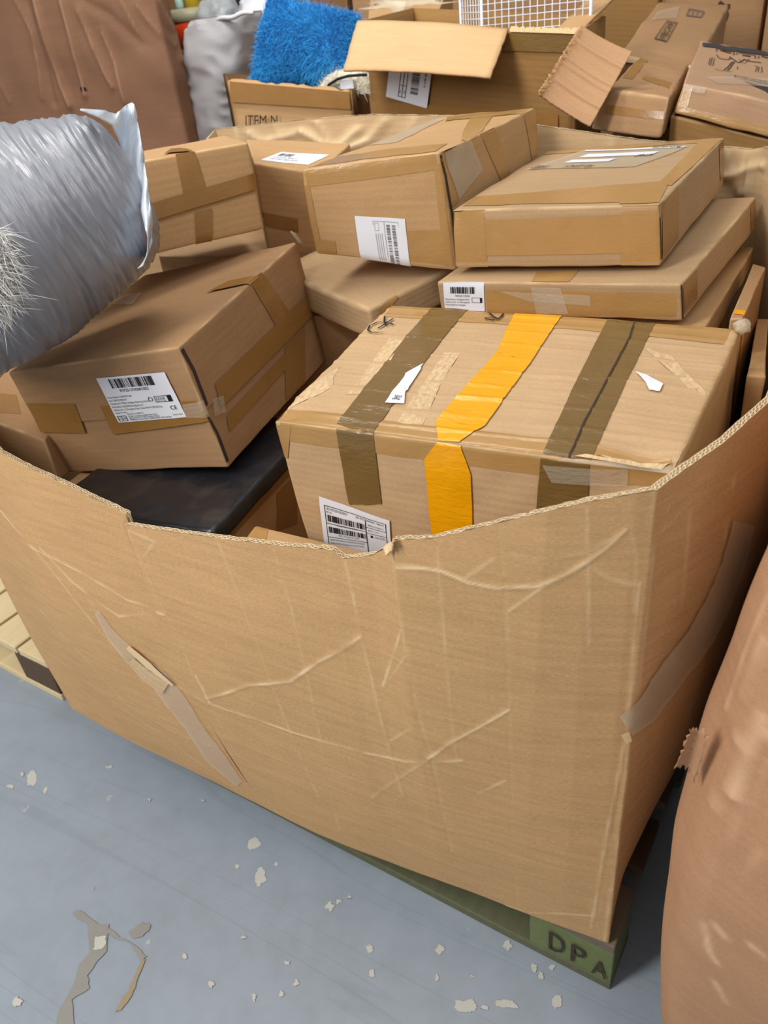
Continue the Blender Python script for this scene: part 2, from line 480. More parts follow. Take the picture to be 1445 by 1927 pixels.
from mathutils.geometry import tessellate_polygon
# ------------------------------------------------------------------ the setting
def floor_mat():
    m, nt, b = newmat('painted_concrete')
    uv = coords(nt, 'Object')
    big = noise_tex(nt, uv, 1.3, 4, .5)
    c = mix(nt, big, srgb(142, 153, 166), srgb(160, 171, 183))
    mid = noise_tex(nt, uv, 16, 5, .65)
    c = mix(nt, 1.0, c, ramp(nt, mid, [(.25, (.93, .92, .9, 1)), (.6, (1.03, 1.03, 1.03, 1))]), 'MULTIPLY')
    sp = noise_tex(nt, uv, 160, 2, .5)
    c = mix(nt, ramp(nt, sp, [(.73, (0, 0, 0, 1)), (.78, (.45, .45, .45, 1))]), c, srgb(110, 112, 112))
    ch = noise_tex(nt, uv, 24, 4, .62, .3)
    c = mix(nt, ramp(nt, ch, [(.70, (0, 0, 0, 1)), (.715, (.8, .8, .8, 1))]), c, srgb(186, 186, 180))
    for rot_, sc_ in ((.6, 1.6), (2.2, 1.3)):
        tc = N(nt, 'ShaderNodeTexCoord'); mp = N(nt, 'ShaderNodeMapping'); mp.inputs['Rotation'].default_value = (0, 0, rot_)
        mp.inputs['Scale'].default_value = (sc_ * .25, sc_ * 5, 1)
        nt.links.new(tc.outputs['Object'], mp.inputs[0])
        s_ = noise_tex(nt, mp.outputs[0], 1, 2, .4, .15)
        c = mix(nt, ramp(nt, s_, [(.494, (0, 0, 0, 1)), (.499, (.16, .16, .16, 1)), (.503, (.16, .16, .16, 1)), (.508, (0, 0, 0, 1))]), c, srgb(112, 122, 130))
    nt.links.new(c, b.inputs['Base Color']); b.inputs['Roughness'].default_value = .42
    b.inputs['Specular IOR Level'].default_value = .4
    bump(nt, b, mid, .15, .002)
    return m
M['floor'] = floor_mat()
v, f = boxmesh((-7, -3, -.1), (6, 7, 0)); floor_ob = struct(link('floor', v, f, M['floor'], smooth=False))
M['wallpaint'] = plain('grey_wall_paint', (120, 110, 100), .8, .2)
v, f = boxmesh((-7, 6.9, 0), (6, 7, 4.5)); struct(link('wall_back', v, f, M['wallpaint'], smooth=False))

# chips in the floor paint, worn through to the pale screed: pieces of the floor itself
M['chip'] = plain('bare_screed', (196, 196, 188), .8, .2)
M['stain'] = plain('brown_scuff', (148, 147, 142), .7, .2)
M['stain_tan'] = plain('rust_scuff', (158, 145, 120), .7, .2)
floor_ob['_org'] = list(floor_ob.location)
ZC = [0]
def floor_piece(name, pts, mat, jit=3, seed=1, n=4, z=.0006):
    ZC[0] += 1; z += ZC[0] * .00004
    o = rough_outline(pts, jit, n, seed); P = np.array([onz(p[0], p[1], z) for p in o]); 
    tri = tessellate_polygon([[Vector((p[0], p[1], 0)) for p in P]]); F = []
    for q in tri:
        n_ = np.cross(P[q[1]] - P[q[0]], P[q[2]] - P[q[0]])[2]; F.append(tuple(q) if n_ > 0 else tuple(q)[::-1])
    link(name, P, F, mat, floor_ob, smooth=False)
chips = [(60, 1465, 12, 16), (20, 1480, 9, 4), (85, 1488, 5, 7), (205, 1443, 8, 4), (475, 1590, 16, 14), (490, 1652, 10, 20), (447, 1630, 5, 5),
         (520, 1626, 6, 5), (620, 1705, 11, 9), (637, 1696, 7, 6), (657, 1688, 4, 4), (696, 1785, 7, 9), (700, 1830, 6, 10), (828, 1785, 10, 12), (822, 1840, 4, 7),
         (955, 1780, 9, 10), (888, 1838, 5, 4), (877, 1895, 22, 17), (912, 1896, 10, 5), (950, 1890, 26, 10), (1048, 1884, 9, 17), (1005, 1822, 7, 9), (1018, 1836, 6, 10),
         (1038, 1820, 7, 7), (540, 1812, 6, 5), (558, 1850, 6, 7), (478, 1876, 5, 11), (530, 1871, 6, 6), (397, 1852, 7, 9), (382, 1507, 4, 3), (42, 1455, 5, 5),
         (281, 1505, 4, 4), (175, 1672, 3, 3), (458, 1764, 6, 4), (347, 1800, 5, 6), (32, 1885, 9, 9)]
for i, (x, y, a, b) in enumerate(chips):
    g = random.Random(i); ph = g.uniform(0, 6); pts = []
    for k in range(9):
        t = ph + k / 9 * 6.283; rr = g.uniform(.55, 1.15); pts.append((x + a * rr * math.cos(t), y + b * rr * math.sin(t)))
    floor_piece('paint_chip', pts, M['chip'], 1.5, i, 4, .0006 + i * .00001)
floor_piece('scuff_mark', [(138, 1713), (146, 1712), (180, 1735), (215, 1755), (262, 1783), (275, 1800), (268, 1812), (246, 1778), (205, 1757), (170, 1742), (140, 1722)], M['stain'], 2, 5)
floor_piece('scuff_mark', [(165, 1740), (205, 1738), (200, 1790), (178, 1815), (165, 1835), (168, 1860), (135, 1880), (138, 1927), (100, 1940), (112, 1900), (135, 1860), (142, 1840), (150, 1815), (168, 1790)], M['stain'], 1.5, 6, 3)
floor_piece('scuff_mark', [(243, 1755), (265, 1738), (284, 1738), (275, 1758), (250, 1768)], M['stain'], 3, 7)
floor_piece('scuff_mark', [(264, 1812), (274, 1803), (258, 1850), (245, 1880), (225, 1902), (215, 1903), (236, 1870), (250, 1845)], M['stain_tan'], 2, 8)
floor_piece('paint_chip', [(180, 1762), (200, 1762), (198, 1782), (176, 1788)], M['chip'], 2, 9, z=.0016)

# ------------------------------------------------------------------ cut board edge material
def edge_mat():
    m, nt, b = newmat('cut_corrugation')
    tc = N(nt, 'ShaderNodeUVMap'); sx = N(nt, 'ShaderNodeSeparateXYZ'); nt.links.new(tc.outputs[0], sx.inputs[0])
    def mth(op, a, c=None, d=None):
        n = N(nt, 'ShaderNodeMath', operation=op)
        for i, s in enumerate((a, c, d)):
            if s is None: continue
            if isinstance(s, (int, float)): n.inputs[i].default_value = s
            else: nt.links.new(s, n.inputs[i])
        return n.outputs[0]
    nn = noise_tex(nt, tc.outputs[0], 60, 2)
    x = mth('ADD', sx.outputs[0], mth('MULTIPLY', nn, .006)); y = mth('ADD', sx.outputs[1], mth('MULTIPLY', mth('SUBTRACT', nn, .5), .18))
    def zig(period, y0, y1):
        t = mth('PINGPONG', mth('DIVIDE', x, period), .5)          # 0..0.5
        yy = mth('DIVIDE', mth('SUBTRACT', y, y0), (y1 - y0))
        dist = mth('ABSOLUTE', mth('SUBTRACT', yy, mth('MULTIPLY', t, 2.)))
        return mth('LESS_THAN', dist, .3)
    z1 = zig(.0095, .1, .46); z2 = zig(.007, .54, .9)
    lower = mth('LESS_THAN', y, .5)
    z = mth('ADD', mth('MULTIPLY', z1, lower), mth('MULTIPLY', z2, mth('SUBTRACT', 1., lower)))
    lin = mth('ADD', mth('ADD', mth('LESS_THAN', y, .12), mth('GREATER_THAN', y, .86)), mth('LESS_THAN', mth('ABSOLUTE', mth('SUBTRACT', y, .5)), .06))
    k = mth('MINIMUM', mth('ADD', z, lin), 1.)
    c = mix(nt, k, srgb(112, 88, 58), srgb(226, 200, 160))
    nt.links.new(c, b.inputs['Base Color']); b.inputs['Roughness'].default_value = .85
    bump(nt, b, k, .8, .002)
    return m
M['cut'] = edge_mat()

# ------------------------------------------------------------------ walled container
class Wall:
    """closed wall from stations (bx, by, rx, ry, rz, bulge); base height z0"""
    def __init__(s, st, z0, steps, nh, th=.007, seed=0., waves=.004):
        s.st = np.array(st, float); s.z0 = z0; s.th = th
        T = []
        n = len(st)
        for i in range(n):
            for k in range(steps[i]): T.append(i + k / steps[i])
        s.T = np.array(T); s.nt = len(T); s.nh = nh
        h = np.linspace(0, 1, nh + 1)
        i0 = np.floor(s.T).astype(int) % n; i1 = (i0 + 1) % n; fr = (s.T - np.floor(s.T))[:, None]
        S = s.st[i0] * (1 - fr) + s.st[i1] * fr
        z0a = np.full(len(T), z0)
        B = np.stack([S[:, 0], S[:, 1], z0a], 1); R = np.stack([S[:, 2], S[:, 3], S[:, 4]], 1)
        G = B[:, None] * (1 - h[None, :, None]) + R[:, None] * h[None, :, None]
        mid = (B + R) / 2; tan = np.roll(mid, -1, 0) - np.roll(mid, 1, 0)
        # smooth tangents
        for _ in range(2): tan = (np.roll(tan, 1, 0) + tan * 2 + np.roll(tan, -1, 0)) / 4
        nrm = np.stack([tan[:, 1], -tan[:, 0], np.zeros(len(T))], 1); nrm /= np.linalg.norm(nrm, axis=1)[:, None]
        s.nrm = nrm
        G += nrm[:, None] * (S[:, 5][:, None] * np.sin(np.pi * h[None]) ** .9)[..., None]
        W = np.zeros(G.shape[:2])
        D = np.zeros(G.shape[:2])
        for i in range(G.shape[0]):
            for j in range(nh + 1):
                p = G[i, j]; D[i, j] = waves * (nz(p, 3.2, seed) + .35 * nz(p, 11, seed))
        s.G = G; s.D = D; s.W = W; s.h = h; s.rimu = None
    def find(s, px, py, mask=None, facing=True):
        P = proj(s.G)
        if facing:
            fm = ((CAM - s.G) * s.nrm[:, None]).sum(-1) > 0; mask = fm if mask is None else (mask & fm)
        d = (P[..., 0] - px) ** 2 + (P[..., 1] - py) ** 2
        if mask is not None: d = np.where(mask, d, 1e12)
        i, j = np.unravel_index(np.argmin(d), d.shape); return s.G[i, j]
    def crease(s, pts3, amp, wd, wear, wwd=.0022, seed=0):
        pts3 = [np.array(p) for p in pts3]; lo = np.min(pts3, 0) - .03; hi = np.max(pts3, 0) + .03
        m = np.all((s.G > lo) & (s.G < hi), -1); Q = s.G[m]
        if not len(Q): return
        best = np.full(len(Q), 9.); 
        jit = np.array([nz(q, 40, seed) for q in Q]) * .0016
        for a, b in zip(pts3[:-1], pts3[1:]):
            ab = b - a; L = ab @ ab + 1e-9; t = np.clip(((Q - a) @ ab) / L, 0, 1)
            best = np.minimum(best, np.linalg.norm(Q - (a + t[:, None] * ab), axis=1))
        best = np.abs(best + jit)
        s.D[m] += amp * np.exp(-(best / wd) ** 2)
        f_ = np.array([.75 + .9 * nz(q, 20, seed + 5) for q in Q])
        s.W[m] = np.maximum(s.W[m], wear * np.clip(f_, .15, 1) * np.exp(-(best / wwd) ** 2))
    def pts(s, off=0.):
        return s.G + s.nrm[:, None] * (s.D + off)[..., None]
    def build(s, parent, mo, mi, me, dirt=None):
        O = s.pts(); I = s.pts(-s.th); nt_, nh = s.nt, s.nh
        per = np.concatenate([[0], np.cumsum(np.linalg.norm(np.diff(s.G[:, nh // 2], axis=0), axis=1))])
        U = np.stack([np.repeat(per[:, None], nh + 1, 1), s.G[..., 2]], -1)
        idx = lambda i, j: (i % nt_) * (nh + 1) + j
        F = [(idx(i, j), idx(i + 1, j), idx(i + 1, j + 1), idx(i, j + 1)) for i in range(nt_) for j in range(nh)]
        att = {'wear': s.W.ravel()}
        a = link('outer_board', O.reshape(-1, 3), F, mo, parent, U.reshape(-1, 2), attr=att)
        b = link('inner_board', I.reshape(-1, 3), [q[::-1] for q in F], mi, parent, U.reshape(-1, 2), attr={'wear': s.W.ravel()})
        V = []; FF = []; UU = []
        for i in range(nt_ + 1):
            o, n_ = O[i % nt_, nh], I[i % nt_, nh]; u = per[i % nt_] if i < nt_ else per[-1] + .01
            for k in range(4):
                t = k / 3; p = o * (1 + .04 - t * 1.08) + n_ * (t * 1.08 - .04); z = .0008 + (.0012 * nz(o, 90, k)); V.append(p + [0, 0, z]); UU.append((u, t))
        for i in range(nt_):
            for k in range(3): q = i * 4 + k; FF.append((q, q + 4, q + 5, q + 1))
        c = link('cut_edge', V, FF, me, parent, UU)
        c['label'] = 'pale cut edge of the board showing its fluting'
        # closing strip at the foot
        V = np.concatenate([O[:, 0], I[:, 0]]); FF = [(i, i + nt_, (i + 1) % nt_ + nt_, (i + 1) % nt_) for i in range(nt_)]
        link('bottom_edge', V, FF, mo, parent, [(0, 0)] * len(V))
        return a
    def strip(s, name, path, widths, mat, parent, off=.0012, mask=None, rag=.1, seed=3):
        """a strip of tape laid along surface points found under photo pixels"""
        pts = []
        dense = []
        for a, b in zip(path[:-1], path[1:]):
            L = int(max(2, math.hypot(b[0] - a[0], b[1] - a[1]) / 12))
            for k in range(L): dense.append((a[0] + (b[0] - a[0]) * k / L, a[1] + (b[1] - a[1]) * k / L))
        dense.append(path[-1]); n = len(dense); g = random.Random(seed)
        Gp = s.pts(off); P = proj(Gp)
        if mask is not None: P = np.where(mask[..., None], P, 1e6)
        V = []; U = []; F = []
        for i, p in enumerate(dense):
            a = dense[max(i - 1, 0)]; b = dense[min(i + 1, n - 1)]; tx, ty = b[0] - a[0], b[1] - a[1]; l = math.hypot(tx, ty)
            w_ = np.interp(i / (n - 1), np.linspace(0, 1, len(widths)), widths) * (1 + rag * g.uniform(-1, 1) * .3)
            for k in range(4):
                o = (k / 3 - .5) * w_; q = (p[0] - ty / l * o, p[1] + tx / l * o)
                d = (P[..., 0] - q[0]) ** 2 + (P[..., 1] - q[1]) ** 2; fl = np.argpartition(d.ravel(), 4)[:4]
                ws = 1 / (d.ravel()[fl] + .5); V.append((Gp.reshape(-1, 3)[fl] * ws[:, None]).sum(0) / ws.sum()); U.append((i * .01, k * .012))
        for i in range(n - 1):
            for k in range(3): q = i * 4 + k; F.append((q, q + 4, q + 5, q + 1))
        return link(name, V, F, mat, parent, U)

B_ = lambda px, py: tuple(onz(px, py, .14)[:2])
def R_(px, py, y): p = at(px, py, y); return tuple(p)
st = []
def S(base, rim, bulge): st.append((base[0], base[1], rim[0], rim[1], rim[2], bulge))
S((-1.344, .690), (-1.52, .78, .95), .02)                     # front left corner
S(B_(250, 1399), R_(0, 850, .69), .03)
S(B_(330, 1438), R_(60, 883, .68), .03)
S(B_(400, 1472), R_(122, 912, .672), .03)
S(B_(455, 1499), R_(178, 940, .665), .028)
S(B_(500, 1521), R_(236, 968, .655), .025)
S(B_(512, 1527), R_(231, 988, .648), .025)
S(B_(540, 1541), R_(300, 998, .645), .025)
S(B_(600, 1570), R_(415, 1013, .64), .022)
S(B_(680, 1602), R_(545, 1030, .632), .02)
S(B_(735, 1623), R_(622, 1036, .63), .02)
S(B_(755, 1631), R_(645, 1053, .63), .018)
S(B_(790, 1644), R_(700, 1046, .63), .02)
S(B_(822, 1655), R_(728, 1030, .622), .02)
S(B_(838, 1661), R_(740, 1016, .616), .02)
S(B_(880, 1676), R_(810, 1014, .618), .02)
S(B_(930, 1695), R_(915, 990, .62), .018)
S(B_(985, 1716), R_(1030, 962, .625), .015)
S(B_(1060, 1744), R_(1110, 944, .635), .01)
S(B_(1118, 1765), R_(1200, 929, .65), .004)
S(B_(1145, 1775), R_(1237, 924, .658), .0)
st_c = len(st) - 1
S((-.114, .76), R_(1290, 885, .70), .02)
S((-.110, .86), R_(1370, 826, .77), .035)
S((-.100, .96), R_(1452, 750, .86), .04)
S((-.085, 1.12), (.0, 1.05, 1.10), .04)
S((-.062, 1.4), (.005, 1.38, 1.145), .03)
S((-.095, 1.66), R_(1442, 276, 1.68), .01)
st_bk = len(st) - 1
S((-.125, 1.685), R_(1415, 280, 1.715), .0)
S((-.40, 1.69), R_(1200, 262, 1.73), .01)
S((-.56, 1.69), R_(1020, 236, 1.73), .01)
S((-.80, 1.69), R_(850, 217, 1.73), .01)
S((-.95, 1.69), R_(700, 215, 1.73), .01)
S((-1.1, 1.69), R_(560, 226, 1.73), .01)
S((-1.31, 1.69), R_(405, 243, 1.72), .01)
S((-1.344, 1.66), (-1.44, 1.68, 1.19), .01)
S((-1.36, 1.4), (-1.56, 1.4, .99), .03)
S((-1.36, 1.0), (-1.6, 1.05, .93), .03)
def seglen(i):
    a = st[i]; b = st[(i + 1) % len(st)]; return max(math.dist(a[:2], b[:2]), math.dist(a[2:5], b[2:5]))
steps = []
for i in range(len(st)):
    r_ = .003 if i < st_c else (.008 if i < st_bk else .012)
    steps.append(max(1, int(seglen(i) / r_)))
gay = Wall(st, .141, steps, 270, th=.0075, seed=2., waves=.0035)
front_mask = np.repeat((gay.T <= 24.2)[:, None], gay.nh + 1, 1)
def px3(pts): return [gay.find(x, y, front_mask) for x, y in pts]
CR = [  # polyline, ridge height, ridge width, wear
    ([(390, 1315), (470, 1290), (510, 1287), (545, 1283), (600, 1245), (640, 1225), (676, 1198)], .0045, .012, .9),
    ([(75, 1030), (130, 1090), (200, 1143), (225, 1160), (308, 1156)], .002, .008, .6),
    ([(0, 958), (65, 1032), (150, 1075), (240, 1130), (310, 1156)], .003, .01, .7),
    ([(65, 1032), (120, 1100), (190, 1190), (250, 1250), (330, 1290), (395, 1322)], .002, .008, .45),
    ([(395, 1322), (470, 1350), (560, 1382), (700, 1420), (760, 1433), (870, 1432)], .003, .009, .7),
    ([(60, 1130), (150, 1230), (240, 1330), (330, 1380), (440, 1420)], .0015, .012, .3),
    ([(110, 1190), (220, 1330), (300, 1380), (380, 1440)], .001, .012, .2),
    ([(745, 1067), (790, 1070), (830, 1075), (880, 1095), (938, 1108), (1010, 1102), (1060, 1085), (1105, 1060), (1140, 1030), (1175, 998)], .004, .01, .9),
    ([(955, 1150), (1020, 1105), (1080, 1075), (1105, 1060)], .002, .007, .5),
    ([(870, 1092), (905, 1070), (930, 1052)], .0015, .006, .4),
    ([(965, 1045), (1020, 1052), (1070, 1047), (1105, 1040), (1170, 1003)], .0015, .006, .3),
    ([(1105, 1060), (1135, 1085), (1180, 1098), (1225, 1105)], .001, .006, .3),
    ([(806, 1427), (850, 1395), (900, 1370), (955, 1338)], .004, .01, .8),
    ([(810, 1425), (760, 1460), (700, 1500)], .002, .01, .3),
    ([(945, 1716), (1000, 1716), (1060, 1718), (1118, 1722)], .001, .004, .6),
    ([(900, 1495), (950, 1470)], .001, .005, .4),
    ([(720, 1290), (745, 1215), (757, 1180)], .002, .008, .5),
    ([(722, 1290), (740, 1270), (760, 1235)], .001, .006, .2),
    ([(735, 1395), (790, 1360)], .002, .006, .4),
    ([(370, 1270), (395, 1322), (382, 1290)], .002, .006, .8),
    # folds running down
    ([(240, 1000), (275, 1080), (330, 1190), (365, 1270), (398, 1325)], -.004, .010, .15),
    ([(398, 1330), (440, 1410), (490, 1490), (520, 1525)], -.004, .008, .1),
    ([(240, 1000), (290, 1020), (270, 1050), (238, 1000)], .002, .006, .3),
    ([(412, 1022), (440, 1100), (480, 1200), (540, 1360), (600, 1500)], .0025, .010, .25),
    ([(516, 1036), (550, 1150), (580, 1280), (600, 1380), (640, 1560)], .0022, .010, .2),
    ([(649, 1060), (672, 1160), (700, 1280), (716, 1350), (760, 1500)], .005, .010, .35),
    ([(735, 1045), (745, 1120), (757, 1200), (790, 1350), (812, 1430), (850, 1600)], -.004, .009, .2),
    ([(822, 1030), (838, 1200), (850, 1350), (860, 1440)], .0015, .009, .25),
    ([(938, 995), (948, 1110), (955, 1250), (962, 1450), (972, 1700)], -.0022, .006, .12),
    ([(1106, 960), (1108, 1060), (1107, 1215)], .0015, .006, .35),
    ([(1180, 945), (1200, 1050), (1195, 1150)], .001, .006, .2),
    ([(1236, 930), (1222, 1100), (1203, 1280), (1185, 1400), (1160, 1600), (1138, 1770)], .003, .008, .35),
    ([(1216, 1150), (1190, 1350), (1155, 1560), (1120, 1740)], -.003, .005, .1),
    ([(1205, 1100), (1178, 1380), (1143, 1570), (1112, 1745)], .002, .006, .5),
    ([(1300, 960), (1285, 1100), (1262, 1250)], .0015, .006, .3),
    ([(1378, 900), (1362, 1010), (1335, 1130)], .002, .006, .5),
    ([(1262, 955), (1250, 1000), (1300, 945)], .001, .005, .4),
    ([(150, 1100), (240, 1240), (300, 1330)], .0015, .012, .1),
    ([(340, 1000), (420, 1200), (500, 1330)], .001, .02, .05),
]
for i, (pl, amp, wd, we) in enumerate(CR): gay.crease(px3(pl), amp * .24, wd * .30, min(1, we * 1.15), .0019, seed=i)
# creases in the back wall, seen from inside
bk_mask = np.repeat((gay.T > st_bk - .6)[:, None], gay.nh + 1, 1)
def bx3(pts): return [gay.find(x, y, bk_mask, False) for x, y in pts]
for i, (pl, amp, wd, we) in enumerate([
    ([(575, 245), (635, 280), (680, 240)], .006, .012, .9), ([(600, 230), (640, 285)], .004, .01, .5), ([(520, 232), (540, 262), (530, 300)], .005, .012, .7),
    ([(730, 225), (700, 262), (640, 282)], .005, .01, .8), ([(470, 250), (500, 265), (560, 250)], .004, .012, .5),
    ([(1365, 330), (1405, 318), (1445, 312)], .006, .01, .7), ([(1370, 290), (1378, 322), (1400, 360)], .006, .012, .7), ([(1405, 285), (1408, 360)], .004, .01, .6),
    ([(1420, 285), (1412, 400)], .006, .012, .5), ([(1150, 245), (1152, 290)], .003, .008, .4), ([(780, 222), (770, 262)], .003, .012, .3),
    ([(450, 240), (455, 290)], .003, .012, .3)]):
    gay.crease(bx3(pl), -amp * 1.3, wd * .8, min(1, we * 1.5), .007, seed=40 + i)
def make_container():
    t = thing('bulk_box', 'huge cut-down cardboard bulk box full of parcels, standing on a pallet in front', 'cardboard container', (-.72, 1.18, .141))
    gay.build(t, M['kraft_wall'], M['kraft_inner'], M['cut'])
    v, f = boxmesh((-1.33, .70, .142), (-.12, 1.67, .15)); link('bottom_board', v, f, M['kraft'], t, uvbox(v), False)
    o = gay.strip('clear_tape', [(1178, 1366), (1215, 1340), (1260, 1275), (1318, 1200), (1355, 1130), (1382, 1060), (1400, 985)], [44, 52, 50, 46, 40], M['tape_scuff'], t, .0035, front_mask)
    o['label'] = 'scuffed translucent tape slanting up the right side'
    gay.strip('torn_liner', [(1176, 1380), (1184, 1398)], [18, 12], M['torn'], t, .006, front_mask)
    o = gay.strip('clear_tape', [(182, 1152), (205, 1190), (245, 1235), (300, 1280), (345, 1340), (400, 1420), (450, 1475)], [10, 22, 34, 38, 30, 34, 14], M['tape_clear'], t, .003, front_mask)
    o['label'] = 'clear tape torn off the front board'
    gay.strip('torn_liner', [(246, 1243), (275, 1272), (312, 1295)], [14, 22, 26], M['scar'], t, .0042, front_mask)
    gay.strip('torn_liner', [(240, 1218), (290, 1262), (325, 1290)], [8, 12, 4], M['liner'], t, .0052, front_mask)
    # torn tongue of board at the notch of the rim
    P = [at(722, 1030, .618), at(742, 1012, .612), at(740, 1026, .606), at(728, 1046, .61)]
    flat_sheet('torn_flap', [P[0], P[1], P[2], P[3]], .002, M['torn'], t, (8, 6), .004, (.1, .1, .15, .15), 5)
    return t
make_container()

# ------------------------------------------------------------------ pallets
def wood(name, rgb, rgb2):
    m, nt, b = newmat(name)
    n = noise_tex(nt, coords(nt, 'Object', (60, 6, 60)), 1, 5, .6, .6)
    c = mix(nt, n, srgb(*rgb), srgb(*rgb2)); nt.links.new(c, b.inputs['Base Color']); b.inputs['Roughness'].default_value = .8
    bump(nt, b, n, .4, .002); return m
M['wood_grey'] = wood('weathered_wood', (96, 88, 74), (128, 116, 96))
M['wood_green'] = wood('green_painted_wood', (96, 108, 66), (120, 130, 84))
M['wood_mossy'] = wood('mossy_wood', (84, 88, 62), (112, 112, 84))
M['wood_dark'] = wood('dark_wood', (78, 60, 44), (104, 82, 62))
M['wood_pale'] = wood('pale_new_wood', (214, 192, 148), (236, 216, 172))
M['wood_split'] = wood('split_wood', (186, 152, 108), (214, 184, 140))
def pallet(name, label, corner, ang, sx, sy, mats, deck_along_y, text=None, heights=(.022, .095, .022)):
    """corner = front right corner on the floor; x to the left, y to the back"""
    ca, sa = math.cos(ang), math.sin(ang); ex = np.array([-ca, -sa, 0]); ey = np.array([-sa, ca, 0]); ez = np.array([0, 0, 1.])
    C0 = np.array([corner[0], corner[1], 0.]); t = thing(name, label, 'pallet', tuple(C0))
    def blk(nm, x0, x1, y0, y1, z0, z1, mat, seed):
        c = [C0 + ex * x + ey * y + ez * z for z in (z0, z1) for x, y in ((x1, y0), (x0, y0), (x0, y1), (x1, y1))]
        return slab(nm, c, mat, t, .003, seed, .0015)
    b0, b1, b2 = heights; g = random.Random(3)
    xs = [0, sx / 2 - .0725, sx - .145]; ys = [0, sy / 2 - .05, sy - .1]
    for y in ys:
        o = blk('bottom_board', 0, sx, y, y + .1, 0, b0, mats['bottom'], y)
        for x in xs: 
            m_ = mats['block'] if (x == 0 and y == 0) else mats['block2']
            o = blk('block', x, x + .145, y + .001, y + .099, b0, b0 + b1, m_, x + y)
            if x == 0 and y == 0: first = sub(o, t)
    top0 = b0 + b1; 
    if deck_along_y:
        for x in (0, sx / 2 - .0725, sx - .145): pass
        n = 8; w_ = .115
        for i in range(n):
            x = i * (sx - w_) / (n - 1); blk('deck_board', x, x + w_, 0, sy, top0, top0 + b2, mats['deck'][i % len(mats['deck'])], i)
    else:
        n = 7; w_ = .11
        for i in range(n):
            y = i * (sy - w_) / (n - 1); blk('deck_board', -.0, sx, y, y + w_, top0, top0 + b2, mats['deck'][i % len(mats['deck'])], i)
    if text:
        mp = lambda x, y, dz=0.: C0 + ex * (.14 - x * .14) + ey * (-.0022 - dz) + ez * (b0 + y * b1)
        o = printing('stencilled_letters', mp, text, M['ink_brown'], first, C0 + ey * .3, .0004)
    return t
M['ink_stencil'] = M['ink_brown']
_ob = pallet('wooden_pallet', 'weathered pallet with a green block lettered DPA, under the big front box', (-.094, .678), math.radians(-3.6), 1.2, 1.0,
       dict(bottom=M['wood_mossy'], block=M['wood_green'], block2=M['wood_dark'], deck=[M['wood_grey'], M['wood_dark']]), False,
       [('t', 'D', .22, .18, .2, .62), ('t', 'P', .50, .16, .18, .60), ('t', 'A', .76, .12, .18, .52)])
pallet('wooden_pallet', 'pale new wooden pallet, partly seen left of the big front box', (-1.535, .775), math.radians(-4), 1.0, .95,
       dict(bottom=M['wood_pale'], block=M['wood_dark'], block2=M['wood_split'], deck=[M['wood_pale']]), True)
# ------------------------------------------------------------------ parcels in the container
HX = {
'B10':[[-0.6356, 0.8003, 0.552], [-0.0894, 0.7886, 0.5743], [-0.0747, 1.1619, 0.5983], [-0.6378, 1.1756, 0.5923], [-0.6469, 0.7686, 0.9506], [-0.1007, 0.7569, 0.9729], [-0.086, 1.1302, 0.9968], [-0.6491, 1.1439, 0.9909]],
'B9':[[-1.2429, 0.8229, 0.7209], [-0.8539, 0.8731, 0.7759], [-0.9118, 1.3147, 0.7978], [-1.2997, 1.2694, 0.7483], [-1.2625, 0.8035, 0.9411], [-0.8807, 0.8556, 1.0045], [-0.9474, 1.3054, 1.0442], [-1.3311, 1.2494, 0.9773]],
'B1':[[-1.2857, 1.0105, 1.0538], [-1.0196, 1.3067, 1.0696], [-1.2119, 1.487, 1.0477], [-1.4831, 1.1921, 1.0377], [-1.2963, 1.0141, 1.2245], [-1.0232, 1.3072, 1.2306], [-1.2225, 1.4907, 1.2185], [-1.4937, 1.1957, 1.2085]],
'B4':[[-0.5712, 1.2525, 1.0253], [-0.2211, 1.2367, 1.0469], [-0.1977, 1.6728, 1.0702], [-0.5472, 1.686, 1.0446], [-0.5748, 1.2552, 1.1216], [-0.2304, 1.2314, 1.1374], [-0.207, 1.6819, 1.1543], [-0.5526, 1.7025, 1.1352]],
'B5':[[-0.5913, 1.2224, 0.9518], [-0.1722, 1.1803, 0.9831], [-0.1263, 1.6402, 1.0026], [-0.5455, 1.67, 0.9711], [-0.5958, 1.2204, 1.0086], [-0.1795, 1.1762, 1.0394], [-0.1342, 1.6361, 1.0595], [-0.55, 1.67, 1.0279]],
'B6':[[-0.5589, 1.1787, 0.9025], [-0.1395, 1.1643, 0.9198], [-0.1229, 1.646, 0.9303], [-0.5416, 1.6584, 0.91], [-0.5606, 1.179, 0.9452], [-0.1412, 1.1646, 0.9715], [-0.1251, 1.642, 0.9678], [-0.5434, 1.6587, 0.9526]],
'B12':[[-1.2002, 0.7138, 0.5231], [-0.8016, 0.7495, 0.5194], [-0.8378, 1.1482, 0.5229], [-1.2361, 1.1122, 0.526], [-1.1985, 0.7125, 0.7201], [-0.7999, 0.7482, 0.7174], [-0.8361, 1.1469, 0.7209], [-1.2345, 1.1109, 0.724]],
'B11':[[-1.1434, 0.6942, 0.7226], [-0.7755, 0.7259, 0.7191], [-0.8214, 1.1237, 0.7225], [-1.189, 1.0816, 0.7251], [-1.1432, 0.694, 0.738], [-0.7752, 0.7258, 0.7541], [-0.8211, 1.1236, 0.7575], [-1.1887, 1.0814, 0.742]],
'B13':[[-0.692, 0.6753, 0.5651], [-0.4721, 0.69, 0.5661], [-0.4915, 0.752, 0.5661], [-0.7098, 0.7532, 0.5645], [-0.6929, 0.6754, 0.7651], [-0.4731, 0.69, 0.7661], [-0.4925, 0.752, 0.7661], [-0.7107, 0.7533, 0.7645]],
}
def H(k, **kw): return Hex(HX[k], **kw)

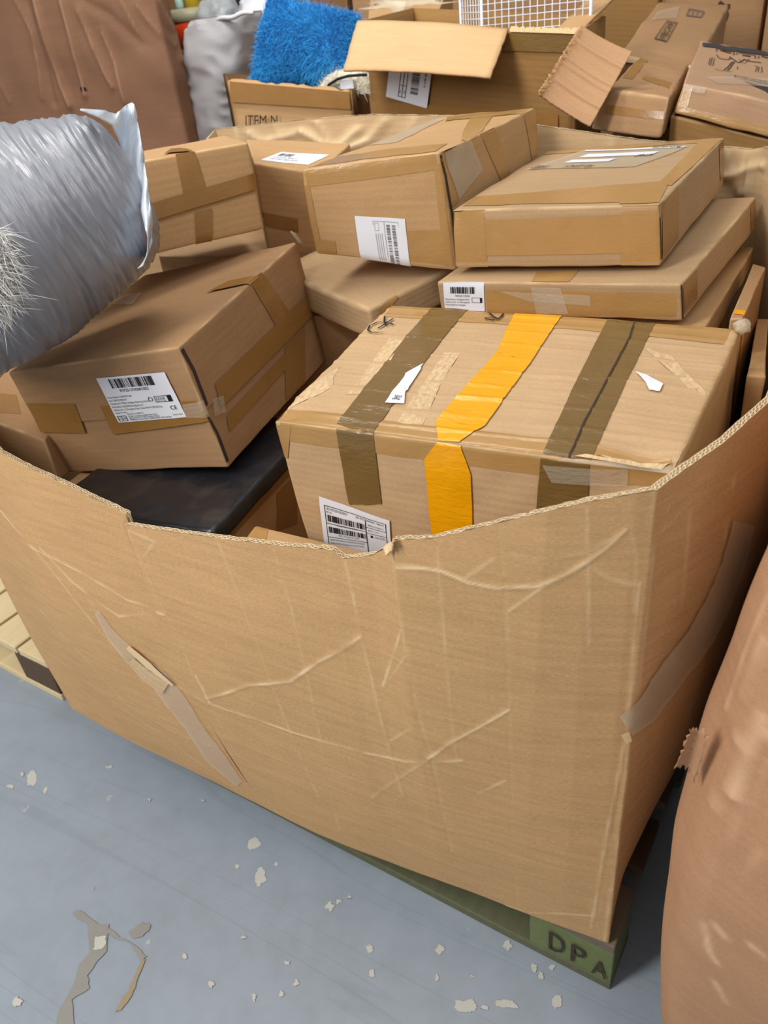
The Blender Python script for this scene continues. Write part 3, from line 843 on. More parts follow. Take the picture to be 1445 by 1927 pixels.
# --- big taped carton ------------------------------------------------
h = Hex(HX['B10'], r=.007, amp=.003, seed=1.3, bulge={'T': .006, 'F': .006}, ridges=[('T', .07, .0022, .004, .02), ('T', .16, .0018, .004, -.01), ('T', .27, .0022, .004, .015), ('T', .36, .0016, .003, .0), ('T', .47, .0022, .004, .02), ('T', .56, .0016, .003, .01), ('T', .68, .0022, .004, -.01), ('T', .79, .0018, .004, .02), ('T', .88, .002, .004, .0), ('T', .95, .0024, .004, .0)], dents=[('T', .93, .06, .04, .01), ('F', .93, .97, .04, .008), ('T', .03, .03, .03, .006)])
t = carton('taped_carton', 'large carton closed with yellow and brown tape, in the front of the bulk box', h, M['kraft_rib'], nd=120)
Y = 'packing_tape'
a = h.tape(Y, [('T', [(737, 574), (1395, 617), (1385, 650), (722, 598)], .0008), ('F', [(512, 793), (1262, 893), (1262, 925), (516, 826)], .0008),
               ('T', [(524, 766), (1262, 858), (1268, 886), (512, 789)], .0008), ('F', [(514, 800), (548, 800), (542, 862), (520, 858)], .0012)], M['tape_pale'], t, n=(30, 16))
a['label'] = 'amber tape over the long edges'
a = h.tape(Y, [('T', [(818, 574), (885, 578), (700, 815), (632, 800)], .0016), ('F', [(632, 806), (702, 816), (722, 944), (660, 946)], .0016)], M['tape_olive'], t, ragged=.01, n=(8, 110), join=True)
a['label'] = 'dark brown tape crossing the left of the lid'
a = h.tape(Y, [('T', [(1148, 595), (1237, 601), (1112, 866), (1022, 854)], .0016), ('F', [(1018, 862), (1110, 874), (1104, 1010), (1008, 1010)], .0016)], M['tape_olive'], t, ragged=.005, n=(8, 110), join=True)
a['label'] = 'dark brown tape crossing the right of the lid'
a = h.tape(Y, [('T', [(972, 583), (1062, 590), (1000, 690), (935, 672)], .0022), ('T', [(935, 672), (1000, 690), (912, 805), (820, 795)], .0022), ('T', [(820, 795), (912, 805), (864, 832), (824, 828)], .0022),
               ('F', [(822, 832), (866, 838), (888, 890), (800, 862)], .0022), ('F', [(800, 862), (888, 890), (896, 1020), (820, 1020)], .0022)], M['tape_yellow'], t, ragged=.004, n=(8, 60), join=True)
a['label'] = 'bright yellow tape running over the middle'
a = h.tape('clear_tape', [('F', [(1022, 872), (1180, 886), (1180, 915), (1040, 905)], .003), ('T', [(1060, 862), (1290, 880), (1300, 896), (1040, 872)], .003)], M['tape_clear'], t, n=(16, 6))
a['label'] = 'crumpled clear tape along the front right edge'
# seam cut in the lid under the right tape
mpT = h.mapper('T', [(735, 572), (1395, 618), (1270, 888), (512, 790)], .0024)
ctr = h.mid
def tpx(px, py):                                # lid position under a photo pixel
    a, b = h.uv_at('T', px, py); return a, b
mpS = lambda x, y, dz=0: h.surf('T', x, y, .0028 + dz)
printing('seam_shadow', mpS, [('l', [tpx(*p) for p in [(1196, 602), (1185, 640), (1160, 690), (1132, 745), (1100, 800), (1082, 840), (1070, 862)]], .004)], M['ink_brown'], t, ctr)
a = printing('marker_writing', mpS, [('l', [tpx(*p) for p in [(722, 632), (712, 634), (700, 633), (693, 626), (697, 618), (712, 613), (730, 614), (742, 618)]], .006),
     ('l', [tpx(*p) for p in [(712, 624), (726, 616), (741, 605)]], .006), ('l', [tpx(*p) for p in [(725, 600), (724, 610), (727, 618), (732, 619)]], .006)
     ], M['ink'], t, ctr)
printing('marker_writing', mpS, [('l', [tpx(*p) for p in [(918, 591), (926, 598), (936, 606), (938, 609)]], .006),
     ('l', [tpx(*p) for p in [(948, 596), (938, 606), (928, 611), (918, 609), (913, 604), (920, 602), (932, 605)]], .006)], M['ink'], t, ctr)
a['label'] = 'black marker scrawl on the lid'
def tor(px): return [tpx(*p) for p in px]
o = blob('torn_label', mpS, rough_outline(tor([(797, 692), (790, 705), (770, 735), (765, 742), (761, 764), (726, 762), (738, 742), (758, 720), (764, 708)]), .002, 3, 2), M['paper'], t, ctr)
printing('handwritten_number', lambda x, y, dz=0: mpS(x, y, dz + .0006), [('t', '2802', tpx(738, 757)[0], tpx(738, 757)[1], .022, .03)], M['ink'], sub(o, t), ctr)
blob('torn_label', mpS, rough_outline(tor([(1196, 708), (1218, 715), (1246, 732), (1240, 745), (1222, 742)]), .002, 3, 3), M['paper'], t, ctr)
for k, pl in enumerate([[(735, 640), (765, 645), (690, 745), (655, 745)], [(800, 735), (850, 680), (855, 672), (800, 735)], [(838, 668), (866, 672), (790, 800), (750, 795)],
                        [(1125, 668), (1100, 700), (1078, 760), (1092, 765), (1120, 720), (1140, 690)], [(1212, 660), (1262, 672), (1345, 762), (1325, 760)], [(555, 745), (640, 690), (620, 735), (540, 770)]]):
    blob('scuffed_patch', lambda x, y, dz=0: h.surf('T', x, y, .0006), rough_outline(tor(pl), .006, 4, k + 9), M['scar'], t, ctr)
q = [(603, 930), (738, 973), (742, 1040), (614, 1030)]
o = h.tape('shipping_label', [('F', q, .0024)], M['paper'], t, n=(8, 8))
mp = h.mapper('F', q, .0028)
printing('printed_matter', mp, [('box', .07, -.2, .95, .88, .012), ('t', 'SKU: MR2120UU302500UU', .1, .80, .3, .05), ('t', 'UPN: A021260503005003   M0021-02', .52, .80, .4, .05), ('t', 'NP: UU', .09, .74, .08, .04),
     ('bar', .10, .58, .66, .71, 30), ('l', [(.07, .54), (.66, .54)], .012), ('t', 'C212EA1 TC UXY21UU302500', .24, .52, .3, .035), ('bar', .10, .36, .66, .48, 30), ('t', 'W21 1CL MLP 21 2023', .24, .31, .3, .035),
     ('l', [(.66, .80), (.66, .0)], .01), ('l', [(.66, .66), (.95, .66)], .012), ('t', '0000210 10102010 12', .69, .70, .22, .045), ('t', 'BOX 1 OF 1   1', .69, .57, .2, .045), ('l', [(.66, .52), (.95, .52)], .012), ('t', 'CD1/C01', .78, .42, .14, .06), ('r', .72, .42, .75, .48),
     ('l', [(.07, .27), (.66, .27)], .01), ('t', 'MANUFACTURER: SUZHOU SHI YUAN NETWORK TECHNOLOGY', .1, .20, .52, .035), ('t', 'ADDRESS: ROOM 2013 BUILDING 5 NO 19 SOUTH ROAD', .1, .13, .5, .035), ('box', .12, -.06, .32, .08, .012), ('t', 'EC REP', .14, -.02, .14, .06)], M['ink'], sub(o, t), ctr)
o = h.tape('shipping_label', [('F', [(952, 980), (976, 983), (976, 1010), (952, 1010)], .0024)], M['paper'], t, n=(3, 3))
# torn-open seam along the front edge
printing('open_seam', lambda x, y, dz=0: h.surf('F', x, y, .0005), [('l', [(.03, .985), (.2, .975), (.38, .97)], .006), ('l', [(.50, .972), (.62, .97), (.68, .972)], .006)], M['ink_brown'], t, ctr)
blob('torn_edge', lambda x, y, dz=0: h.surf('T', x, y, .003), rough_outline([(.80, .015), (.97, .01), (.99, .05), (.92, .055), (.85, .03)], .006, 4, 4), M['torn'], t, ctr)
ball = []
for k in range(3):
    c = at(1396 + k * 2, 612 + k, 1.128); r_ = .008; v = []; f = []
bmv = bmesh.new(); bmesh.ops.create_icosphere(bmv, subdivisions=3, radius=.011)
v = [np.array(x.co) * (1 + .35 * nz(x.co, 160, 1)) + at(1396, 614, 1.125) for x in bmv.verts]; f = [[x.index for x in p.verts] for p in bmv.faces]; bmv.free()
a = link('clear_tape', v, f, M['tape_scuff'], t, [(p[0], p[2]) for p in v]); a['label'] = 'balled-up clear tape on the back right corner'

# --- big brown carton on the left, telescoping ------------------------------
def telescope(name, label, c8, mat, cut, seed, grow=.0022, nd=26, amp=.0022):
    lo = np.array(c8, float)[:4].mean(0)
    t = thing(name, label, 'box', (lo[0], lo[1], np.array(c8)[:, 2].min()))
    full = Hex(c8, .004, amp, seed=seed)
    b = Hex(subhex(c8, 0, cut + .06, -.0012), .004, amp, seed=seed); b.body('carton_body', mat, t, nd)
    l = Hex(subhex(c8, cut, 1, grow), .005, amp, seed=seed); l.body('lid', mat, t, nd)
    return t, full, b, l
t, h, hb, hl = telescope('labelled_carton', 'brown carton with a white barcode label, tilted beside the silver bag', HX['B9'], M['kraft_tan'], .48, 4.1)
ctr = h.mid
a = h.tape(Y, [('R', [(402, 722), (610, 520), (614, 566), (412, 768)], .0035)], M['tape'], t, n=(24, 5)); a['label'] = 'brown tape round the lid edge'
h.tape(Y, [('R', [(468, 528), (492, 512), (545, 592), (520, 620)], .0030), ('T', [(388, 552), (432, 530), (500, 516), (478, 532)], .0030)], M['tape'], t, n=(10, 8))
h.tape(Y, [('F', [(52, 758), (142, 758), (162, 814), (78, 812)], .0030), ('F', [(190, 762), (385, 752), (398, 792), (215, 816)], .0030)], M['tape'], t, n=(12, 6))
h.tape(Y, [('R', [(470, 705), (560, 606), (590, 580), (600, 600), (478, 730)], .0012), ('R', [(420, 768), (480, 715), (478, 738), (425, 792)], .0012), ('R', [(535, 660), (575, 620), (576, 700), (537, 740)], .0012)] if 0 else [('R', [(425, 782), (560, 640), (562, 668), (430, 812)], .0012), ('R', [(535, 655), (572, 618), (574, 715), (537, 752)], .0014)], M['tape'], t, n=(14, 5))
h.tape(Y, [('T', [(200, 572), (240, 555), (268, 552), (250, 575)], .0030)], M['tape_clear'], t, n=(8, 4))
a = h.tape('clear_tape', [('F', [(345, 760), (395, 752), (398, 784), (352, 785)], .0042), ('R', [(396, 752), (416, 745), (420, 775), (400, 784)], .0046)], M['tape_clear'], t, n=(10, 6))
q = [(183, 710), (312, 698), (353, 783), (226, 793)]
o = h.tape('barcode_label', [('F', q, .0042)], M['paper'], t, n=(8, 8)); o['label'] = 'white product label with a barcode'
mp = h.mapper('F', q, .0046)
printing('printed_matter', mp, [('bar', .17, .76, .80, .96, 30), ('t', 'RW2513705001002', .26, .67, .42, .065), ('t', 'Product Name: CONNECTICARS', .03, .55, .36, .04), ('t', 'Size: WEC210506-01', .03, .48, .26, .04),
     ('t', 'Manufacturer: M Bpun Intelligent Machinery Factory', .03, .41, .58, .045), ('t', 'Email address: Mgr.02Mazkitreo@usb.com', .03, .34, .46, .045), ('t', 'Address: No. 16, Zhongshan Road, Gulou District, Nanjing City,', .03, .27, .72, .045),
     ('t', 'Jiangsu Province', .03, .21, .18, .04), ('t', 'ROLTECO GMBH SL', .2, .165, .24, .035), ('t', 'E-Mail: ecmanagement@salesteam.com', .2, .115, .42, .035), ('t', 'Dobelnerstr 56, 01099 Dresden, Saxony', .2, .075, .44, .035),
     ('t', 'IMPORTED BY DG-LOGISTICS WAREHOUSING, GREAT BRITAIN', .2, .03, .6, .035), ('t', 'MADE IN CHINA', .84, .07, .13, .03), ('box', .03, .03, .165, .155, .012), ('t', 'EC', .045, .065, .035, .05), ('t', 'REP', .105, .065, .045, .05), ('l', [(.09, .03), (.09, .155)], .006),
     ('t', 'CE', .85, .20, .09, .09), ('box', .69, .38, .93, .52, .01), ('r', .87, .38, .93, .52), ('t', 'TEXTILES', .71, .47, .13, .03), ('t', 'PAPER', .71, .435, .13, .03), ('t', 'RECYCLE', .71, .395, .13, .03),
     ('l', [(.62, .42), (.60, .46), (.62, .51), (.65, .49), (.66, .44), (.63, .41)], .008)], M['ink'], sub(o, t), ctr)
for (p0, p1) in (((552, 440), (572, 465)),):
    P = [at(546, 436, 1.3), at(556, 440, 1.3), at(572, 462, 1.3), at(562, 458, 1.305)]
    flat_sheet('clear_tape', P, .0004, M['tape_scuff'], t, (6, 6), .003, (.1, .1, .1, .1), 3, amp=.004)

printing('corner_seam', lambda x, y, dz=0: h.surf('R', x, y, .0030), [('l', [(.012, .97), (.022, .8), (.02, .6), (.016, .52)], .016), ('l', [(.0, .46), (.012, .3), (.004, .05)], .010)], M['ink_brown'], t, ctr)
# --- carton behind the silver bag ---------------------------------------------
t, h, hb, hl = telescope('telescope_carton', 'carton with a lid taped round, between the silver bag and the back wall', HX['B1'], M['kraft_warm'], .47, 8.2)
h.tape(Y, [('F', [(285, 382), (492, 322), (494, 352), (285, 416)], .0035), ('F', [(330, 290), (366, 286), (392, 372), (348, 378)], .0030), ('T', [(308, 291), (366, 286), (340, 280), (322, 282)], .0030),
           ('F', [(366, 400), (398, 392), (400, 462), (370, 472)], .0014)], M['tape'], t, n=(14, 5))

# --- carton with a paper label behind it -----------------------------------------
c = [at(478, 306, 1.42), at(600, 327, 1.46), at(660, 268, 1.655), at(463, 262, 1.64)]
lo = [p * [1, 1, 0] + [0, .0, .96] for p in c]; lo[0] += [-.01, .005, 0]
h = Hex(lo + c, .005, .002, seed=2.2); t = carton('carton', 'carton with a white label on its top, left of the tall taped carton', h, M['kraft_warm'])
h.tape(Y, [('F', [(486, 398), (560, 412), (562, 438), (490, 424)])], M['tape'], t)
o = h.tape('shipping_label', [('T', [(530, 286), (620, 291), (580, 311), (491, 303)])], M['paper'], t, n=(6, 6))
mp = h.mapper('T', [(530, 286), (620, 291), (580, 311), (491, 303)], .0012)
printing('printed_matter', mp, [('bar', .1, .6, .4, .85, 14), ('t', 'CX210 305 2', .1, .4, .5, .1), ('t', 'UPLOAD 2021 BOX', .1, .2, .6, .1)], M['ink_soft'], sub(o, t), h.mid)

# --- tall taped carton with a barcode label ---------------------------------------
T_ = [at(565, 320, 1.235), at(828, 285, 1.285), at(1008, 202, 1.67), at(832, 219, 1.685)]
Bt = [at(594, 478, 1.24), at(858, 510, 1.285), T_[2] - [-.02, 0, .2], T_[3] - [-.01, 0, .2]]
h = Hex(Bt + T_, .006, .0028, seed=5.5, bulge={'F': .004}, dents=[('R', .1, .9, .03, .008)]); t = carton('label_carton', 'carton taped along its edges with a barcode label, back middle of the bulk box', h, M['kraft_warm'], nd=30)
ctr = h.mid
h.tape(Y, [('F', [(566, 324), (828, 290), (832, 318), (722, 326), (568, 350)]) if 0 else ('F', [(566, 322), (828, 288), (831, 318), (570, 352)]), ('F', [(568, 350), (584, 348), (608, 478), (592, 472)]), ('F', [(816, 310), (832, 308), (852, 500), (838, 500)]),
           ('F', [(764, 434), (846, 432), (855, 508), (768, 498)]), ('F', [(592, 450), (632, 454), (634, 482), (600, 478)]), ('T', [(570, 316), (820, 284), (842, 268), (600, 300)], .0008), ('T', [(600, 276), (660, 274), (700, 268), (640, 280)], .001)], M['tape_pale'], t, n=(20, 5))
h.tape(Y, [('T', [(898, 210), (940, 206), (900, 262), (868, 262)], .0012), ('R', [(905, 248), (932, 236), (962, 330), (944, 345)], .0012), ('R', [(985, 213), (1006, 203), (1020, 280), (1002, 300)], .0012), ('T', [(842, 222), (1004, 204), (995, 212), (838, 230)], .0012),
           ('R', [(830, 292), (848, 282), (862, 380), (850, 390)], .0012)], M['tape_pale'], t, n=(12, 6))
o = h.tape('document_pouch', [('T', [(748, 234), (838, 225), (748, 268), (668, 276)], .0016)], M['tape_scuff'], t, n=(8, 8)); o['label'] = 'clear document pouch'
o = h.tape('document_pouch', [('R', [(838, 288), (886, 262), (908, 320), (862, 376)], .0022)], M['tape_scuff'], t, n=(8, 8)); o['label'] = 'clear document pouch'
printing('corner_seam', lambda x, y, dz=0: h.surf('R', x, y, .0016), [('l', [(.004, .97), (.022, .8), (.03, .4), (.02, .02)], .016)], M['ink_brown'], t, ctr)
q = [(670, 405), (766, 410), (774, 510), (680, 500)]
o = h.tape('barcode_label', [('F', q, .0018)], M['paper'], t, n=(8, 8)); mp = h.mapper('F', q, .0024)
printing('printed_matter', mp, [('bar', .62, .06, .69, .88, 30, 1), ('bar', .73, .06, .80, .88, 30, 1), ('box', .36, .05, .86, .93, .006), ('l', [(.58, .05), (.58, .93)], .006), ('box', .39, .75, .47, .9, .006)] +
         [('l', [(.40 + .04 * k, .08), (.40 + .04 * k, .7)], .006) for k in range(4)], M['ink_soft'], sub(o, t), ctr)

# --- flat carton on top at the right --------------------------------------------
h = Hex(HX['B4'], .0045, .002, seed=6.1, bulge={'F': .003}, dents=[('F', .03, .9, .015, .006), ('R', .02, .95, .012, .006)])
t = carton('flat_carton', 'flat carton topmost on the right-hand pile, a document pouch on its lid', h, M['kraft_dull'], nd=34); ctr = h.mid
a = h.tape(Y, [('F', [(853, 416), (1238, 402), (1242, 474), (860, 482)]), ('F', [(852, 398), (912, 394), (918, 503), (860, 503)], .0011), ('F', [(1170, 386), (1240, 384), (1243, 500), (1168, 500)], .0011), ('T', [(880, 372), (1250, 342), (1238, 380), (860, 388)]), ('T', [(1170, 350), (1262, 340), (1240, 382), (1165, 385)], .0011),
           ('T', [(1036, 282), (1345, 258), (1350, 268), (1020, 292)]), ('T', [(1315, 268), (1358, 262), (1262, 352), (1240, 345)], .0011)], M['tape_pale'], t, n=(24, 5))
h.tape(Y, [('R', [(1244, 386), (1275, 352), (1276, 462), (1246, 496)], .0011), ('R', [(1352, 272), (1364, 262), (1364, 330), (1354, 340)], .0011)], M['tape'], t, n=(6, 6))
o = h.tape('document_pouch', [('T', [(1095, 286), (1295, 278), (1195, 316), (990, 322)], .0018)], M['tape_scuff'], t, n=(10, 6)); o['label'] = 'clear document pouch on the lid'
mp = h.mapper('T', [(1095, 286), (1295, 278), (1195, 316), (990, 322)], .0022)
printing('address_strip', mp, [('r', .18, .60, .85, .78), ('r', .20, .30, .62, .46), ('r', .05, .93, .98, 1.0)], M['paper'], sub(o, t), ctr)
printing('printed_matter', lambda x, y, dz=0: mp(x, y, dz + .0006), [('t', 'Upper', .02, .02, .16, .16), ('t', 'shelf by', .35, .02, .26, .12), ('t', 'gleicht', .74, .55, .14, .12), ('t', 'lieferung', .7, .95, .26, .08)], M['ink_brown'], sub(o, t), ctr)

printing('corner_seam', lambda x, y, dz=0: h.surf('R', x, y, .0016), [('l', [(.003, .99), (.010, .9)], .014), ('l', [(.004, .8), (.006, .1)], .004)], M['ink_brown'], t, ctr)
# --- wide flat carton below it -----------------------------------------------------
h = Hex(HX['B5'], .0045, .002, seed=7.7); t = carton('flat_carton', 'wide shallow carton directly under the topmost flat one', h, M['kraft_dull'], nd=34); ctr = h.mid
h.tape(Y, [('F', [(915, 545), (1280, 552), (1284, 606), (918, 600)]), ('T', [(1010, 512), (1090, 508), (1070, 530), (1000, 530)])], M['tape_pale'], t, n=(20, 5))
h.tape(Y, [('R', [(1284, 536), (1310, 508), (1312, 572), (1288, 600)]), ('R', [(1412, 385), (1423, 372), (1423, 425), (1412, 438)])], M['tape'], t, n=(5, 5))
a = h.tape('clear_tape', [('F', [(940, 548), (1110, 556), (1112, 575), (1000, 568)], .002), ('F', [(1000, 540), (1055, 542), (1070, 590), (1010, 590)], .002)], M['tape_clear'], t, n=(12, 6))
q = [(834, 532), (911, 531), (913, 585), (838, 582)]
o = h.tape('barcode_label', [('F', q, .0018)], M['paper'], t, n=(6, 6)); mp = h.mapper('F', q, .0024)
printing('printed_matter', mp, [('bar', .18, .62, .80, .86, 22), ('t', 'RW2513705', .3, .5, .35, .07), ('t', 'Manufacturer Intelligent Mach', .04, .38, .6, .06), ('t', 'Address No 16 Zhongshan', .04, .28, .6, .06), ('t', 'Email address manager', .04, .18, .5, .06), ('box', .70, .3, .95, .48, .012), ('r', .9, .3, .95, .48)], M['ink'], sub(o, t), ctr)

printing('corner_seam', lambda x, y, dz=0: h.surf('R', x, y, .0012), [('l', [(.004, .97), (.006, .5), (.004, .05)], .006)], M['ink_brown'], t, ctr)
h = Hex(HX['B6'], .004, .002, seed=9.7); t = carton('flat_carton', 'thin carton sandwiched under the wide shallow one at the right wall', h, M['kraft_warm'], nd=24)

# --- cartons on edge along the right wall --------------------------------------------
a0, a1, a2, a3 = at(1374, 600, 1.19), at(1398, 598, 1.19), at(1442, 502, 1.5), at(1416, 495, 1.5)
lo = [p - [0, 0, .33] for p in (a0, a1, a2, a3)]
h = Hex(lo + [a0, a1, a2, a3], .003, .0015, seed=3.1); t = carton('upright_carton', 'narrow carton standing on edge against the right wall, yellow tape round its corner', h, M['kraft_tan'], nd=16)
a = h.tape(Y, [('T', [(1381, 596), (1399, 597), (1408, 576), (1392, 574)] if 0 else [(1380, 592), (1400, 594), (1402, 586), (1384, 584)]), ('R', [(1399, 594), (1404, 584), (1384, 760), (1376, 790)])], M['tape_yellow'], t, n=(6, 8)); a['label'] = 'yellow tape'
a0, a1, a2, a3 = at(1406, 707, 1.08), at(1440, 709, 1.08), at(1446, 600, 1.5), at(1425, 600, 1.5)
lo = [p - [0, 0, .30] for p in (a0, a1, a2, a3)]
h = Hex(lo + [a0, a1, a2, a3], .003, .0015, seed=3.9); t = carton('upright_carton', 'low plain carton wedged between the large taped carton and the right wall', h, M['kraft_warm'], nd=14)

# --- soft-edged carton between ---------------------------------------------------------
RF = at(692, 582, 1.17); FLt = RF + np.array([-.86, .47, .006]) * .40; RBt = RF + np.array([.50, .84, .17]) * .235; LBt = RBt + np.array([-.86, .47, .0]) * .40
dn = np.array([0.004, -.0, -.062]); Bq = [p + dn for p in (FLt, RF, RBt, LBt)]
h = Hex(Bq + [FLt, RF, RBt, LBt], .009, .003, seed=5.2, bulge={'T': .004}); t = carton('worn_carton', 'low worn carton with rounded edges, behind the large taped carton', h, M['kraft_dull'], nd=28)
h.tape(Y, [('R', [(712, 585), (745, 545), (750, 560), (716, 605)])], M['tape_pale'], t, n=(5, 5))
c = [(-1.40, 1.37, .60), (-1.13, 1.40, .60), (-1.15, 1.62, .60), (-1.40, 1.60, .60), (-1.40, 1.37, .985), (-1.13, 1.40, .985), (-1.15, 1.62, .99), (-1.40, 1.60, .99)]
h = Hex(c, .005, .002, seed=1.2); carton('carton', 'carton mostly hidden under the telescope carton, back left', h, M['kraft_dull'], nd=16)

# --- brown carton and black film parcel ------------------------------------------------
h = Hex(HX['B12'], .004, .002, seed=2.9); t = carton('carton', 'brown carton directly under the black film parcel', h, M['kraft_warm'], nd=24)
h.tape(Y, [('R', [(430, 990), (540, 875), (545, 895), (435, 1012)]), ('R', [(520, 930), (556, 890), (560, 985), (520, 1000)])], M['tape'], t, n=(10, 5))
m, nt, b = newmat('black_film'); uvn = noise_tex(nt, coords(nt), 14, 4, .6, .5)
nt.links.new(mix(nt, ramp(nt, uvn, [(.5, (0, 0, 0, 1)), (.75, (.5, .5, .5, 1))]), srgb(34, 34, 38), srgb(72, 66, 62)), b.inputs['Base Color'])
b.inputs['Roughness'].default_value = .32; b.inputs['Specular IOR Level'].default_value = .45; bump(nt, b, noise_tex(nt, coords(nt), 22, 3, .5, .6), .4, .004); M['film'] = m
h = Hex(HX['B11'], .009, .004, seed=2.4); t = carton('film_parcel', 'flat parcel wrapped in black plastic film, under the tilted labelled carton', h, M['film'], 'parcel', nd=40, body_name='film_wrap')
P = [at(482, 925, .93), at(492, 912, .94), at(505, 900, .95), at(494, 918, .945)]
# --- small carton at the front rim -----------------------------------------------------
h = Hex(HX['B13'], .005, .0015, seed=4.4); t = carton('small_carton', 'small carton just behind the lowest part of the front rim', h, M['kraft_warm'], nd=20)
h.tape(Y, [('T', [(478, 990), (506, 991), (500, 1022), (462, 1015)]), ('T', [(706, 1003), (740, 1005), (728, 1040), (692, 1040)])], M['tape_pale'], t, n=(5, 6))
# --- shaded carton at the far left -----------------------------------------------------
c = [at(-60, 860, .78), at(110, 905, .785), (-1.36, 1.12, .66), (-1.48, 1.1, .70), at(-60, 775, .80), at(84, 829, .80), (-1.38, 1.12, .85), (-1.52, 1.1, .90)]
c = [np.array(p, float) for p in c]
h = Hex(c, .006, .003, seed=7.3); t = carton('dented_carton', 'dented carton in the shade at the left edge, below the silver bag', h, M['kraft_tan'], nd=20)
h.tape(Y, [('T', [(0, 740), (30, 742), (40, 780), (0, 778)])], M['tape'], t, n=(5, 5))

# --- packing underneath: plain cartons standing on the container floor carry the pile ----
def prop(label, lo, hi, mat, seed):
    v, f = boxmesh(lo, hi); h = Hex(v, .004, .0015, seed=seed); carton('carton', label, h, mat, nd=8)
prop('hidden carton at the bottom under the large taped carton', (-.62, .80, .152), (-.12, 1.15, .55), M['kraft_warm'], 1)
prop('hidden carton at the bottom under the brown carton', (-1.20, .74, .152), (-.84, 1.12, .515), M['kraft_warm'], 2)
prop('hidden carton at the bottom under the small front carton', (-.70, .695, .152), (-.50, .75, .56), M['kraft_warm'], 3)
prop('hidden carton at the bottom back right corner', (-.56, 1.19, .152), (-.15, 1.62, .895), M['kraft_warm'], 4)
prop('hidden carton at the bottom in the middle of the back', (-1.10, 1.30, .152), (-.62, 1.64, .895), M['kraft_warm'], 5)
prop('hidden carton at the bottom back left corner', (-1.34, 1.37, .152), (-1.13, 1.62, .595), M['kraft_warm'], 6)
prop('hidden carton at the bottom front left corner', (-1.335, .76, .152), (-1.22, 1.30, .64), M['kraft_warm'], 7)
